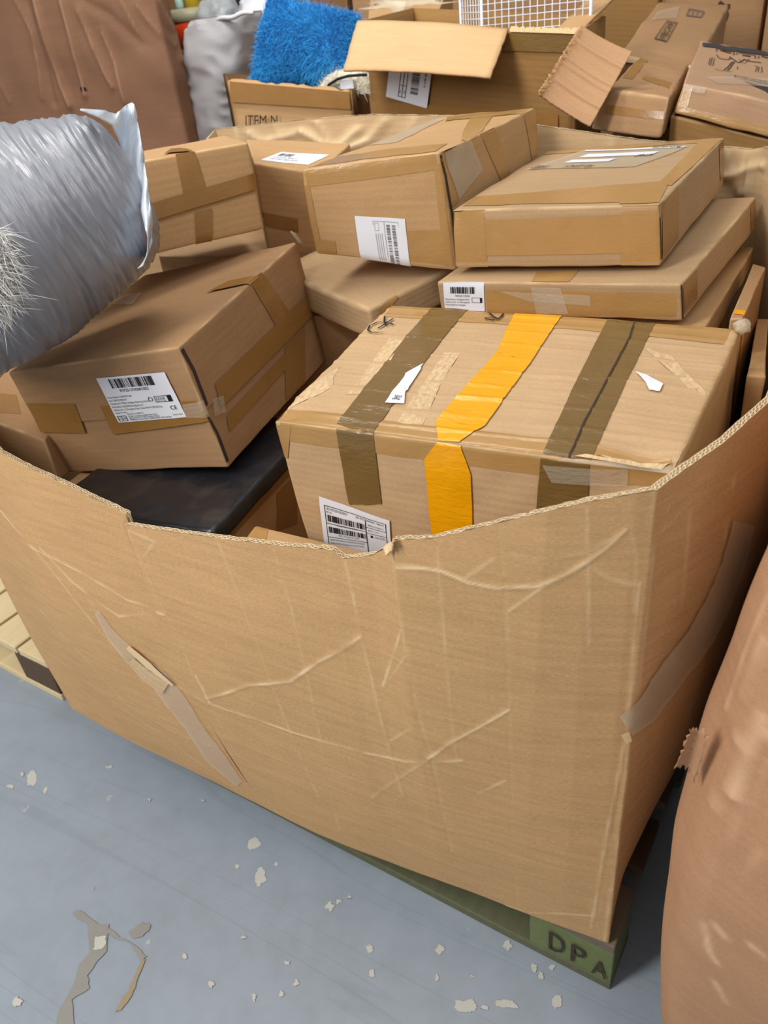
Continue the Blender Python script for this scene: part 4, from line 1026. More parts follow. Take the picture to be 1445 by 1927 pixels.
# ------------------------------------------------------------------ silver mailer bag
def bag():
    t = thing('silver_bag', 'huge bulging silver plastic mailer bag lying on the cartons at the left', 'bag', (-1.25, 1.0, 1.0))
    A = np.array(at(240, 345, 1.0)); Bp = np.array(at(-250, 590, .62))
    ax = Bp - A; L = np.linalg.norm(ax); ax /= L; up = np.array([0, 0, 1.]); e1 = np.cross(ax, up); e1 /= np.linalg.norm(e1); e2 = np.cross(e1, ax)
    nu, nv = 150, 220; V = []; U = []; F = []
    rs = [(0, .095), (.03, .112), (.08, .125), (.16, .136), (.3, .152), (.45, .166), (.6, .172), (.8, .165), (.95, .12), (1, .09)]
    for i in range(nu + 1):
        s = i / nu; r = np.interp(s, [a for a, _ in rs], [b for _, b in rs])
        for j in range(nv):
            th = 2 * math.pi * j / nv; c_, s_ = math.cos(th), math.sin(th)
            # wrinkles running round the girth, fanning
            q = Vector((s * 46 + 1.2 * math.sin(th * 1.5 + s * 5), th * 1.1, 0)); w1 = noise.noise(q); q2 = Vector((s * 110 + 2.2 * math.sin(th * 2 + 1), th * 1.7, 5)); w2 = noise.noise(q2)
            rid = (1 - abs(w1) * 2.2); d = .0034 * rid + .0013 * (1 - abs(w2) * 2) + .008 * noise.noise(Vector((s * 4, th * .9, 9)))
            rr = r + d
            P = A + ax * (s * L) + e1 * c_ * rr * 1.02 + e2 * s_ * rr * .98
            V.append(P); U.append((s * L, th * .17))
    for i in range(nu):
        for j in range(nv):
            F.append((i * nv + j, i * nv + (j + 1) % nv, (i + 1) * nv + (j + 1) % nv, (i + 1) * nv + j))
    F.append(tuple(range(nv))[::-1]); F.append(tuple(nu * nv + j for j in range(nv)))
    m, nt, b = newmat('silver_plastic'); uv = coords(nt)
    n1 = noise_tex(nt, coords(nt, scale=(60, 4, 1)), 1, 4, .6, .4)
    c = mix(nt, n1, srgb(128, 130, 138), srgb(170, 172, 181))
    nt.links.new(c, b.inputs['Base Color']); b.inputs['Roughness'].default_value = .33; b.inputs['Specular IOR Level'].default_value = .6; b.inputs['Metallic'].default_value = .1
    n3 = noise_tex(nt, coords(nt, scale=(130, 9, 1)), 1, 3, .6, .6); bump(nt, b, n3, .45, .0035, bump(nt, b, n1, .4, .003)); M['silver'] = m
    link('bag_body', V, [f[::-1] for f in F], m, t, U)
    # crimped white end flap round the right-hand mouth
    m2, nt, b = newmat('white_plastic'); n2 = noise_tex(nt, coords(nt), 30, 3, .5, 1)
    nt.links.new(mix(nt, n2, srgb(196, 210, 226), srgb(232, 238, 246)), b.inputs['Base Color']); b.inputs['Roughness'].default_value = .3; bump(nt, b, n2, .5, .004)
    ring = [((150, 208), (152, 206)), ((185, 222), (196, 208)), ((210, 236), (218, 216)), ((222, 262), (234, 200)), ((232, 300), (252, 192)), ((246, 340), (262, 240)), ((262, 380), (270, 292)), ((272, 420), (276, 330)), ((278, 450), (281, 370)), ((276, 480), (286, 420)), ((268, 500), (286, 455)), ((258, 505), (272, 492))]
    V = []; F = []; U = []
    n = 44; rp = np.linspace(0, len(ring) - 1, n)
    ix = np.array([[*a, *b] for a, b in ring], float)
    for i, u in enumerate(rp):
        p = [np.interp(u, range(len(ring)), ix[:, k]) for k in range(4)]
        for k in range(7):
            s = k / 6; yy = .92 + .12 * min(1, i / 14) - .12 * max(0, min(1, (i - 16) / 14)) + .012 * math.sin(i * 1.1) * s - .05 * (1 - s)
            V.append(at(p[0] * (1 - s) + p[2] * s, p[1] * (1 - s) + p[3] * s, yy)); U.append((i * .01, s * .05))
    for i in range(n - 1):
        for k in range(6): q = i * 7 + k; F.append((q, q + 1, q + 8, q + 7))
    o = link('bag_mouth', V, F, m2, t, U); o['label'] = 'white crimped mouth of the bag'
    sol = o.modifiers.new('s', 'SOLIDIFY'); sol.thickness = .0012
    v, f = tube([at(251, 240, 1.035), at(251, 240, 1.031)], .0022, 12); link('hang_hole', v, f, M['ink'], t, smooth=False)
    # printed line and clear patches
    def bs(s, th, off=.0015):
        r = np.interp(s, [a for a, _ in rs], [b for _, b in rs]) + .006 + off; return A + ax * (s * L) + (e1 * math.cos(th)) * r * 1.02 + e2 * math.sin(th) * r * .98
    # white fur bursting out at the left end
    return t, A, ax, L, e1, e2, rs
bg, bA, bax, bL, be1, be2, brs = bag()
def fur(name, roots, normals, length, width, mat, parent, seed=1, droop=.5, curl=.4, seg=3, jit=.5):
    g = np.random.default_rng(seed); n = len(roots); R = np.asarray(roots); Nn = np.asarray(normals)
    rd = g.normal(size=(n, 3)) * jit; d = Nn + rd; d /= np.linalg.norm(d, axis=1)[:, None]
    side = np.cross(d, g.normal(size=(n, 3))); side /= np.linalg.norm(side, axis=1)[:, None]
    L = length * g.uniform(.6, 1.2, n)[:, None]; V = []; down = np.array([0, 0, -1.]); cr = g.normal(size=(n, 3)) * curl
    for k in range(seg):
        s = k / seg; p = R + d * L * s + (down * droop + cr) * L * s * s; w_ = width * (1 - s * .6)
        V += [p - side * w_, p + side * w_]
    V.append(R + d * L + (down * droop + cr) * L)
    V = np.stack(V, 1).reshape(-1, 3); m = 2 * seg + 1; F = []
    for i in range(n):
        o = i * m
        for k in range(seg - 1): F.append((o + 2 * k, o + 2 * k + 1, o + 2 * k + 3, o + 2 * k + 2))
        F.append((o + 2 * seg - 2, o + 2 * seg - 1, o + 2 * seg))
    U = np.repeat(R[:, [0, 2]] , m, 0)
    return link(name, V, F, mat, parent, U)
M['fur_white'] = plain('white_fur', (232, 231, 228), .8, .2)
g = np.random.default_rng(5); bb = [c_ for c_ in bg.children if c_.name.startswith('bag_body')][0]
BV = np.array([v_.co[:] for v_ in bb.data.vertices]) + np.array(bg['_org']); BN = np.array([v_.normal[:] for v_ in bb.data.vertices]); BP = proj(BV)
ok = (BP[:, 0] > -60) & (BP[:, 0] < 22 - np.abs(BP[:, 1] - 520) * .22) & (BP[:, 1] > 440) & (BP[:, 1] < 592) & (((CAM - BV) * BN).sum(1) > 0)
ids = g.choice(np.nonzero(ok)[0], 1500); roots = BV[ids] + g.normal(size=(1500, 3)) * .002; nor = BN[ids] * .35 + np.array([.75, -.1, .15])
o = fur('white_fur', roots, nor, .034, .0007, M['fur_white'], bg, 3, .5, .35, 4, .35); o['label'] = 'shaggy white fur spilling from a split in the bag'; o['kind'] = 'stuff'

# ------------------------------------------------------------------ neighbours: containers
def simple_container(name, label, st, z0, mo, seed, th=.008, res=.02, nh=60, creases=(), fine=None, waves=.01):
    steps = [max(1, int(math.dist(a[:2], b[:2]) / (res if fine is None or i in fine else .03))) for i, (a, b) in enumerate(zip(st, st[1:] + st[:1]))]
    w_ = Wall(st, z0, steps, nh, th, seed, waves)
    for i, (pl, amp, wd, we, ww) in enumerate(creases):
        mask = None; w_.crease([w_.find(x, y) for x, y in pl], amp, wd, we, ww, seed=seed + i)
    xs = [s[0] for s in st]; ys = [s[1] for s in st]
    t = thing(name, label, 'cardboard container', (sum(xs) / len(xs), sum(ys) / len(ys), z0))
    w_.build(t, mo, mo, M['cut'])
    return t, w_
# right neighbour: reddish board
st = [(-.008, .60, .045, .72, 1.15, .052), (.01, .57, .07, .68, 1.15, .06), (.10, .55, .16, .62, 1.15, .06), (.30, .53, .36, .58, 1.15, .06), (.62, .53, .66, .58, 1.15, .05), (1.0, .56, 1.0, .60, 1.15, .02), (1.04, .60, 1.03, .64, 1.15, 0),
      (1.04, 1.5, 1.04, 1.5, 1.15, .02), (1.0, 1.54, 1.0, 1.54, 1.15, 0), (.10, 1.54, .12, 1.54, 1.15, 0), (.055, 1.50, .10, 1.5, 1.15, .0), (.03, 1.0, .08, 1.0, 1.15, .02), (-.004, .68, .05, .80, 1.15, .045)]
cr_r = [([(1445, 1120), (1400, 1230), (1360, 1330)], .003, .012, .6, .003), ([(1445, 1200), (1400, 1300), (1375, 1390)], .003, .01, .5, .003), ([(1445, 1370), (1420, 1420), (1385, 1500)], .005, .01, .9, .003),
        ([(1445, 1350), (1400, 1410), (1350, 1520)], .002, .012, .5, .004), ([(1330, 1640), (1380, 1550), (1440, 1430)], .002, .012, .25, .003), ([(1260, 1870), (1300, 1740), (1350, 1620)], -.002, .012, .1, .003),
        ([(1320, 1740), (1333, 1790), (1345, 1810)], .0, .01, .8, .005), ([(1350, 1745), (1362, 1760)], .0, .01, .7, .006), ([(1345, 1850), (1365, 1885)], .0, .01, .8, .005), ([(1410, 1775), (1445, 1800)], .0, .01, .8, .004), ([(1400, 1640), (1430, 1600)], .0, .01, .3, .004)]
tR, wR = simple_container('bulk_box', 'reddish cardboard bulk box cut off by the right edge of the frame', st, .142, M['kraft_pink'], 11., .008, .005, 210, cr_r, waves=.008, fine=(0, 1, 2, 3, 11, 12))
st_r = wR
mR = np.repeat(((wR.T < 4) | (wR.T > 10.5))[:, None], wR.nh + 1, 1)
o = wR.strip('torn_liner', [(1312, 1415), (1320, 1440), (1312, 1480), (1298, 1560)], [8, 26, 30, 10], M['tape_scuff'], tR, .002, mR)
P = [at(1303, 1378, .60), at(1326, 1392, .60), at(1308, 1452, .605), at(1282, 1436, .60)]
q = at(1290, 1400, .60)
o = flat_sheet('torn_flap', [at(1298, 1374, .598), at(1332, 1388, .60), at(1308, 1464, .605), at(1272, 1440, .595)], .002, M['kraft_pink'], tR, (12, 12), .008, (.10, .05, .10, .10), 8); o['label'] = 'torn flap of board sticking out of the edge'
pallet('wooden_pallet', 'hidden pallet under the reddish bulk box', (1.05, .58), 0., 1.02, .95, dict(bottom=M['wood_dark'], block=M['wood_dark'], block2=M['wood_dark'], deck=[M['wood_grey']]), False)

# tall container at the top left
st = [(-3.2, 1.84, -3.2, 1.84, 1.58, 0), (-2.6, 1.86, -2.6, 1.86, 1.58, .01), (-2.2, 1.88, -2.2, 1.88, 1.58, .02), (-1.84, 1.90, -1.86, 1.90, 1.58, .015), (-1.72, 1.93, -1.74, 1.93, 1.58, .008), (-1.70, 1.97, -1.75, 1.99, 1.58, .0),
      (-1.99, 2.28, -2.03, 2.28, 1.58, 0), (-2.36, 2.70, -2.40, 2.70, 1.58, 0), (-3.2, 2.74, -3.2, 2.74, 1.58, 0)]
cr = [([(30, 0), (60, 60), (75, 130), (80, 185)], .004, .012, .4, .003), ([(68, 0), (95, 90), (118, 160), (132, 200)], .01, .012, .7, .004), ([(48, 0), (75, 90), (100, 190)], -.008, .014, 0, .003),
      ([(118, 0), (138, 70), (155, 150), (160, 175)], .008, .012, .6, .004), ([(150, 20), (180, 90), (205, 145), (215, 160)], .006, .01, .5, .003), ([(195, 60), (220, 120), (237, 190)], .004, .01, .5, .003),
      ([(230, 0), (262, 60), (285, 95)], .003, .012, .4, .003), ([(150, 0), (210, 30), (240, 60), (285, 92)], -.005, .015, .2, .003), ([(260, 10), (300, 60), (325, 85)], .004, .012, .4, .003),
      ([(296, 0), (330, 60), (350, 110)], .008, .012, .6, .004), ([(0, 150), (20, 190)], .003, .01, .4, .003)]
tL, wL = simple_container('bulk_box', 'tall dark brown cardboard bulk box filling the top left corner', st, .0, M['kraft_brown'], 21., .008, .006, 240, cr, waves=.02, fine=(1, 2, 3, 4, 5))
hole = at(156, 168, 1.88)
pts = rough_outline([(150, 165), (160, 164), (163, 170), (157, 173), (156, 177), (152, 171)], .8, 2, 4)
y_ = float(wL.find(156, 170)[1]) - .004
V = [at(156, 170, y_)] + [at(p[0], p[1], y_) for p in pts]; link('puncture', V, [(0, 1 + i, 1 + (i + 1) % len(pts)) for i in range(len(pts))], M['ink'], tL, [(0, 0)] * len(V))['label'] = 'small punched hole'

# ------------------------------------------------------------------ goods behind the container
def hexpx(front, back, zb, y0, y1, k=0.):
    """top corners from photo pixels at depths; straight down to zb"""
    T = [at(*front[0], y0), at(*front[1], y0 + k), at(*back[1], y1 + k), at(*back[0], y1)]
    return [np.array([p[0], p[1], zb]) for p in T] + T
# carton holding the blue cushion
c = hexpx([(427, 150), (660, 170)], [(421, 138), (692, 158)], .0, 2.0, 2.32)
W4 = [c[4], c[5], c[6], c[7]]
t = thing('open_carton', 'open carton holding the blue cushion, ITEM lettering on its side', 'box', (float(c[0][0]), 2.1, 0))
def wallsheet(name, p0, p1, depth, mat, parent, th=.005, seed=0, amp=.002, rag=0.):
    return flat_sheet(name, [p0 - [0, 0, depth], p1 - [0, 0, depth], p1, p0], th, mat, parent, (24, 24), 0, (0, 0, 0, rag), seed, amp=amp)
zt = float(c[4][2])
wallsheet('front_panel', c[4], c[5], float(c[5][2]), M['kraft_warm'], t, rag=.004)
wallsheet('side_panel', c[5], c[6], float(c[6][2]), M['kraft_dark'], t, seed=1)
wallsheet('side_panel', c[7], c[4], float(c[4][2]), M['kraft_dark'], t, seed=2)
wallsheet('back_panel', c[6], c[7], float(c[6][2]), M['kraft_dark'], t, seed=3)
v, f = boxmesh((c[4][0] + .01, 2.02, 1.02), (c[5][0] - .13, 2.30, 1.03)); link('packing_board', v, f, M['kraft_dark'], t, uvbox(v), False)
pl = lambda px, py, off=.003: at(px, py, 2.0 - off)
V = []; F = []; U = []
def ptape(parent, quads, mat, y, name='packing_tape'):
    V = []; F = []; U = []
    for q in quads:
        o = len(V); P = [at(p[0], p[1], y) for p in q]; n = 8
        for i in range(n + 1):
            for j in range(n + 1):
                a, b = i / n, j / n; p = (P[0] * (1 - a) + P[1] * a) * (1 - b) + (P[3] * (1 - a) + P[2] * a) * b
                V.append(p); U.append((p[0], p[2]))
        for i in range(n):
            for j in range(n): k = o + i * (n + 1) + j; F.append((k, k + 1, k + n + 2, k + n + 1))
    return link(name, V, F, mat, parent, U)
ptape(t, [[(432, 153), (656, 173), (660, 206), (434, 192)]], M['tape'], 1.993)
mpI = lambda x, y, dz=0: at(462 + x * 60, 236 - y * 20, 1.988 - dz)
printing('lettering', mpI, [('t', 'ITEM N', 0, 0, 1., 1.)], M['ink'], t, np.array([-1.2, 2.6, 1.2]))

# blue fluffy cushion
def cushion():
    t = thing('fluffy_cushion', 'bright blue fluffy cushion sticking out of the ITEM carton', 'cushion', (-1.35, 2.15, 1.05))
    cs = [at(462, 165, 2.1), at(672, 150, 2.12), at(676, 28, 2.2), at(505, -12, 2.2)]
    cs[0] = at(462, 175, 2.1); V = []; nrm = np.cross(cs[1] - cs[0], cs[3] - cs[0]); nrm /= np.linalg.norm(nrm)
    nrm = -nrm if nrm[1] > 0 else nrm
    n = 40; F = []; roots = []; ns = []
    for side in (1, -1):
        o = len(V)
        for i in range(n + 1):
            for j in range(n + 1):
                a, b = i / n, j / n
                inset = .06 * (16 * a * (1 - a) * b * (1 - b)) ** .3
                aa = a + (.5 - a) * .10 * (4 * b * (1 - b)); bb = b + (.5 - b) * .08 * (4 * a * (1 - a))
                P = (cs[0] * (1 - aa) + cs[1] * aa) * (1 - bb) + (cs[3] * (1 - aa) + cs[2] * aa) * bb
                th = .05 * (max(0, 16 * a * (1 - a) * b * (1 - b))) ** .45
                P = P + nrm * side * th + nrm * .012 * nz(P, 9, 3); V.append(P)
        for i in range(n):
            for j in range(n):
                k = o + i * (n + 1) + j; q = (k, k + n + 1, k + n + 2, k + 1); F.append(q if side > 0 else q[::-1])
    V = np.array(V); m, nt, b = newmat('blue_fur')
    c = mix(nt, noise_tex(nt, coords(nt, 'Object'), 26, 3), srgb(0, 122, 196), srgb(40, 178, 240)); nt.links.new(c, b.inputs['Base Color']); b.inputs['Roughness'].default_value = .6
    b.inputs['Sheen Weight'].default_value = .2
    link('cushion_cover', V, F, m, t, V[:, [0, 2]])
    g = np.random.default_rng(2); K = 26000; ii = g.integers(0, len(F), K); ro = []; nn = []
    Fq = np.array(F); A = V[Fq[ii, 0]]; Bq = V[Fq[ii, 1]]; Cq = V[Fq[ii, 3]]; u, w_ = g.random((K, 1)), g.random((K, 1))
    ro = A + (Bq - A) * u + (Cq - A) * w_; nn = np.cross(Bq - A, Cq - A); nn /= np.linalg.norm(nn, axis=1)[:, None] + 1e-12
    ctr = V.mean(0); s_ = np.sign(((ro - ctr) * nn).sum(1))[:, None]; nn = nn * np.where(s_ == 0, 1, s_)
    flow = np.stack([np.array([noise.noise(Vector(p) * 9) for p in ro]), np.zeros(K), np.array([noise.noise(Vector(p) * 9 + Vector((7, 0, 0))) for p in ro])], 1)
    o = fur('cushion_fur', ro, nn * .55 + flow * 1.6, .022, .0008, m, t, 4, .35, .3, 3, .3); o['kind'] = 'stuff'
cushion()
# white fluffy ring with dark piping beside it
def ringpet():
    t = thing('padded_headband', 'cream fluffy padded piece with a dark piping, in the ITEM carton', 'textile', tuple(at(650, 170, 2.12)))
    m = plain('cream_fluff', (228, 222, 204), .9, .1)
    c = at(655, 176, 2.12); ux = at(705, 172, 2.12) - c; V = []; F = []; n, k = 30, 14
    for i in range(n + 1):
        th = math.pi * (.0 + i / n); ctr = c + np.array([-math.cos(th) * .062, .0, math.sin(th) * .040])
        d = np.array([-math.cos(th), 0, math.sin(th)])
        for j in range(k):
            ph = 2 * math.pi * j / k; r = .026; V.append(ctr + d * math.cos(ph) * r + np.array([0, 1, 0]) * math.sin(ph) * r * 1.4 + .003 * nz(ctr + d * math.cos(ph) * .1, 70, j) * d)
    for i in range(n):
        for j in range(k): F.append((i * k + j, i * k + (j + 1) % k, (i + 1) * k + (j + 1) % k, (i + 1) * k + j))
    link('padding', V, F, m, t, [(p[0], p[2]) for p in V])
    g = np.random.default_rng(8); ids = g.integers(0, len(V), 2500); ro = np.array(V)[ids] + g.normal(size=(2500, 3)) * .003; nn = ro - (c + [0, 0, .03]); nn /= np.linalg.norm(nn, axis=1)[:, None]
    fur('fluff', ro, nn, .014, .0008, m, t, 8, .2, .4, 3, .5)['kind'] = 'stuff'
    pts = [at(x, y, 2.065) for x, y in [(612, 172), (618, 160), (635, 149), (655, 143), (680, 141), (690, 141)]]
    v, f = tube(pts, .0035, 8); link('piping', v, f, M['ink'], t)['label'] = 'dark piping'
    v, f = boxmesh(at(640, 162, 2.07) - [.0, .0, .008], at(668, 158, 2.08) + [0, .004, .012]); link('care_label', v, f, M['paper'], t, smooth=False)
ringpet()
# white rolled textile
def roll():
    t = thing('white_textile_roll', 'white bundle of folded textile standing behind, left of the blue cushion', 'textile', tuple(np.array([-1.62, 2.3, 0])))
    y = 2.5; L_ = [(372, 38), (361, 55), (363, 110), (370, 160), (374, 200), (378, 250), (392, 400)]; R_x = [(482, 20), (478, 60), (465, 110), (452, 160), (445, 200), (440, 250), (448, 400)]
    V = []; F = []; n = 90; k = 48
    zs = np.linspace(0, 1, n + 1)
    for i in range(n + 1):
        s = i / n; u = s * (len(L_) - 1)
        lx, ly = [np.interp(u, range(len(L_)), [p[q] for p in L_]) for q in (0, 1)]; rx, ry = [np.interp(u, range(len(L_)), [p[q] for p in R_x]) for q in (0, 1)]
        a = at(lx, ly, y); b = at(rx, ry, y); c = (a + b) / 2; hw = np.linalg.norm((b - a)) / 2; ex = (b - a) / np.linalg.norm(b - a)
        for j in range(k):
            ph = 2 * math.pi * j / k; cc, ss = math.cos(ph), math.sin(ph); sg = lambda v_: math.copysign(abs(v_) ** .75, v_)
            P = c + ex * sg(cc) * hw + np.array([0, 1, 0]) * sg(ss) * .09
            V.append(P + (ex * cc + np.array([0, 1, 0]) * ss) * (.010 * nz(P, 7, 1) + .004 * (1 - abs(nz(P, 18, 4)) * 3)))
    for i in range(n):
        for j in range(k): F.append((i * k + j, (i + 1) * k + j, (i + 1) * k + (j + 1) % k, i * k + (j + 1) % k))
    F.append(tuple(range(k))[::-1]); 
    m, nt, b = newmat('white_cloth'); w_ = noise_tex(nt, coords(nt, 'Object', (300, 300, 300)), 1, 2)
    nt.links.new(mix(nt, w_, srgb(232, 232, 238), srgb(246, 246, 250)), b.inputs['Base Color']); b.inputs['Roughness'].default_value = .9; bump(nt, b, w_, .4, .002); M['cloth'] = m
    b2 = noise_tex(nt, coords(nt, 'Object'), 14, 3, .5, 1.2)
    link('cloth_body', V, F, m, t, [(p[0], p[2]) for p in V])
    foot = np.array(V[-k:]); lo = foot * [1, 1, 0]
    link('cloth_foot', np.vstack([foot, lo]), [(j, k + j, k + (j + 1) % k, (j + 1) % k) for j in range(k)], m, t, [(0, 0)] * (2 * k))
    pts = [at(385 + i * 4.6, 44 - i * 1.15 + 2 * math.sin(i * .7), y - .075 - .015 * math.sin(i * .15)) for i in range(21)]
    v, f = tube(pts, .007, 10); link('rolled_hem', v, f, m, t, [(p[0], p[2]) for p in v])
roll()
# things behind: low plain carton carrying the tub and the plastic
v, f = boxmesh((-2.52, 2.78, 0), (-1.75, 2.99, 1.36)); h = Hex(v, .006, .003, seed=3); carton('carton', 'dark carton behind the white textile, carrying the orange tub', h, M['kraft_dark'], nd=10)
def lathe(prof, c, k=32):
    V = []; F = []
    for r, z in prof:
        for j in range(k): t_ = 2 * math.pi * j / k; V.append((c[0] + r * math.cos(t_), c[1] + r * math.sin(t_), c[2] + z))
    for i in range(len(prof) - 1):
        for j in range(k): F.append((i * k + j, i * k + (j + 1) % k, (i + 1) * k + (j + 1) % k, (i + 1) * k + j))
    F.append(tuple(range(k))[::-1]); F.append(tuple((len(prof) - 1) * k + j for j in range(k)))
    return V, F
c = at(362, 40, 2.88); c[2] = 1.36
t = thing('plastic_tub', 'orange plastic tub with a pale lid behind the white textile', 'tub', tuple(c))
zt = float(at(362, 40, 2.88)[2]) - 1.36
v, f = lathe([(.070, 0), (.078, zt * .6), (.084, zt)], c); link('tub_body', v, f, plain('orange_plastic', (228, 72, 22), .4, .5), t)
v, f = lathe([(.088, zt), (.088, zt + .035), (.075, zt + .045)], c); link('lid', v, f, plain('pale_lid', (186, 180, 150), .4, .4), t)
c = at(365, 12, 2.88); z0 = 1.36 + zt + .045
t = thing('yellow_bottle', 'yellow bottle on the tub lid at the top edge', 'bottle', (float(c[0]), float(c[1]), z0))
v, f = lathe([(.036, 0), (.036, .10), (.02, .13), (.014, .16)], (c[0], c[1], z0)); link('bottle_body', v, f, plain('yellow_plastic', (214, 180, 40), .35, .5), t)
v, f = lathe([(.018, .16), (.018, .185)], (c[0], c[1], z0), 20); link('cap', v, f, M['ink'], t)
c = at(340, 22, 2.70); z0 = 1.36 + zt + .045
c2 = at(341, 24, 2.83); bm = bmesh.new()
o = thing('small_canister', 'small pale green capped canister beside the yellow bottle', 'canister', (float(c2[0]), float(c2[1]), z0))
v, f = lathe([(.014, 0), (.016, .01), (.016, .035), (.010, .042)], (c2[0], c2[1], z0), 20); link('canister_body', v, f, plain('pale_green_plastic', (176, 206, 196), .4, .5), o)
v, f = lathe([(.011, .042), (.011, .075), (.004, .085)], (c2[0], c2[1], z0), 20); link('spout', v, f, plain('plum_plastic', (70, 30, 60), .4, .5), o)
def crumple(name, label, cat, c, r, mat, part, sx=1, sz=1, seed=1, amt=.35, sub_=4):
    bm = bmesh.new(); bmesh.ops.create_icosphere(bm, subdivisions=sub_, radius=1)
    v = []
    for x in bm.verts:
        p = np.array(x.co); k = 1 + amt * (1 - 2.4 * abs(nz(p, 1.6, seed))) * .5 + amt * .4 * (1 - 2.5 * abs(nz(p, 4.2, seed + 3))); v.append(p * [sx, 1, sz] * r * k)
    f = [[x.index for x in q.verts] for q in bm.faces]; bm.free(); v = np.array(v); v[:, 2] -= v[:, 2].min(); 
    t = thing(name, label, cat, tuple(c)); link(part, v + np.array(c), f, mat, t, v[:, [0, 2]]); return t
M['clearbag'] = tape_mat('clear_plastic_bag', (214, 222, 226), alpha=.62, rough=.12, wr=1.2, scale=40)
c = at(418, 30, 2.55); 
for nm, lb, px, mt, r_, sd in (('clear_bag', 'crumpled clear plastic bag above the white textile', 414, M['clearbag'], .072, 1), ('black_bag', 'black plastic bag behind the clear one', 455, M['ink'], .06, 2), ('white_bag', 'white plastic bag tucked left of the blue cushion', 496, M['paper'], .07, 3)):
    c = at(px, 40, {'clear_bag': 2.86, 'black_bag': 2.95, 'white_bag': 2.84}[nm]); c[2] = 1.361; crumple(nm, lb, 'bag', c, r_, mt, 'bag_film', 1.1, 1.0, sd)

# big open carton with torn flaps ------------------------------------------------------
yF = 2.0
TL, TR = at(684, 38, yF), at(1088, 60, yF - .13); TRb = at(1140, 30, yF + .22); TLb = at(760, 12, yF + .38)
TLb = TL + (TRb - TR); 
t = thing('open_carton', 'large open carton with one flap folded forward and a torn side flap', 'box', (float(TL[0]) + .3, yF, 0))
D_ = 1.33
def sheet_px(name, pts, ys, mat, parent, th=.005, n=(24, 14), curl=0., rag=(0, 0, 0, 0), seed=0, wf=None, amp=.002):
    return flat_sheet(name, [at(p[0], p[1], y) for p, y in zip(pts, ys)], th, mat, parent, n, curl, rag, seed, wf, amp)
wallsheet('front_panel', TL, TR, D_, M['kraft_ochre'], t, rag=.001); wallsheet('side_panel', TR, TRb, D_, M['kraft_ochre'], t, seed=1)
wallsheet('back_panel', TRb, TLb, D_, M['kraft_ochre'], t, seed=2); wallsheet('side_panel', TLb, TL, D_, M['kraft_ochre'], t, seed=3)
Pm = lambda s, q, z: (TL * (1 - s) + TR * s) * (1 - q) + (TLb * (1 - s) + TRb * s) * q - [0, 0, z]
v = [Pm(.02, .04, .28), Pm(.98, .04, .28), Pm(.98, .96, .28), Pm(.02, .96, .28)]; v = [p - [0, 0, .01] for p in v] + v
link('packing_board', v, boxmesh((0, 0, 0), (1, 1, 1))[1], M['kraft_ochre'], t, uvbox(v), False)
yf = lambda px: float(np.interp(px, [672, 1088], [yF, yF - .13]))
# folded flap
o = sheet_px('front_flap', [(646, 132), (922, 146), (956, 54), (672, 38)], [1.83, 1.77, yf(955) - .008, yF - .008], M['kraft_flap'], t, .005, (30, 12), .006, (.002, .003, .004, 0), 3); o['label'] = 'front flap folded forward'
def wf(a, b):
    k = 0
    for c_, w_ in ((.20, .02), (.44, .022), (.52, .014), (.74, .02)): k = max(k, math.exp(-((b - c_ - .03 * (a - .5)) / w_) ** 2))
    return -.0045 * k, .3 * max(0, k - .5)
o = flat_sheet('side_flap', [at(1093, 50, yF - .14), at(1188, 100, yF - .13), at(1110, 240, yF - .22), at(1012, 178, yF - .24)][::1], .005, M['kraft_flap'], t, (60, 60), .006, (.025, .002, .002, .006), 6, wf, .002); o['label'] = 'torn side flap hanging outwards'
o.data.materials[0] = cardboard('flap_board_ribbed', (194, 152, 114), .2, 0)
# ragged torn plies along its inner edge
g = random.Random(4); V = []; F = []
P0, P1 = at(1090, 52, yF - .145), at(1012, 178, yF - .245)
for i in range(60):
    s = i / 59; p = P0 * (1 - s) + P1 * s; o_ = len(V); w_ = g.uniform(.004, .012)
    for d in ((0, -.002, 0), (w_, -.004 - g.random() * .006, -.001), (w_ * .8, .0, -.004 * g.random() - .002), (-w_ * .5, -.003, -.006)): V.append(p + np.array(d))
    F.append((o_, o_ + 1, o_ + 2, o_ + 3))
o = link('torn_ply', V, F, M['torn'], t, [(p[0], p[2]) for p in V]); o['label'] = 'frayed inner plies where the flap tore'
V = []; F = []
P0, P1 = at(960, 56, yf(960) - .006), at(1092, 60, yf(1090) - .006)
for i in range(60):
    s = i / 59; p = P0 * (1 - s) + P1 * s; o_ = len(V)
    for d in ((0, -.002, -.004), (.006, -.004, -.004), (.005, .0, .006 * g.random() + .002), (-.002, .001, .008 * g.random())): V.append(p + np.array(d))
    F.append((o_, o_ + 1, o_ + 2, o_ + 3))
link('torn_ply', V, F, M['torn'], t, [(p[0], p[2]) for p in V])
def front_pt(px, py, off): 
    d = ray((px, py)); n = np.cross(TR - TL, [0, 0, 1.]); n /= np.linalg.norm(n); p0 = TL + n * off
    return CAM + d * (((p0 - CAM) @ n) / (d @ n))
def front_patch(name, q, mat, off=.004):
    P = [front_pt(*p, off) for p in q]; V = []; U = []; F = []; n = 8
    for i in range(n + 1):
        for j in range(n + 1):
            a, b = i / n, j / n; p = (P[0] * (1 - a) + P[1] * a) * (1 - b) + (P[3] * (1 - a) + P[2] * a) * b; V.append(p); U.append((p[0], p[2]))
    for i in range(n):
        for j in range(n): k = i * (n + 1) + j; F.append((k, k + 1, k + n + 2, k + n + 1))
    return link(name, V, F, mat, t, U)
front_patch('packing_tape', [(955, 62), (1090, 68), (1082, 100), (945, 95)], M['tape_olive'])
front_patch('packing_tape', [(700, 190), (1050, 215), (1050, 240), (700, 240)], M['tape'])
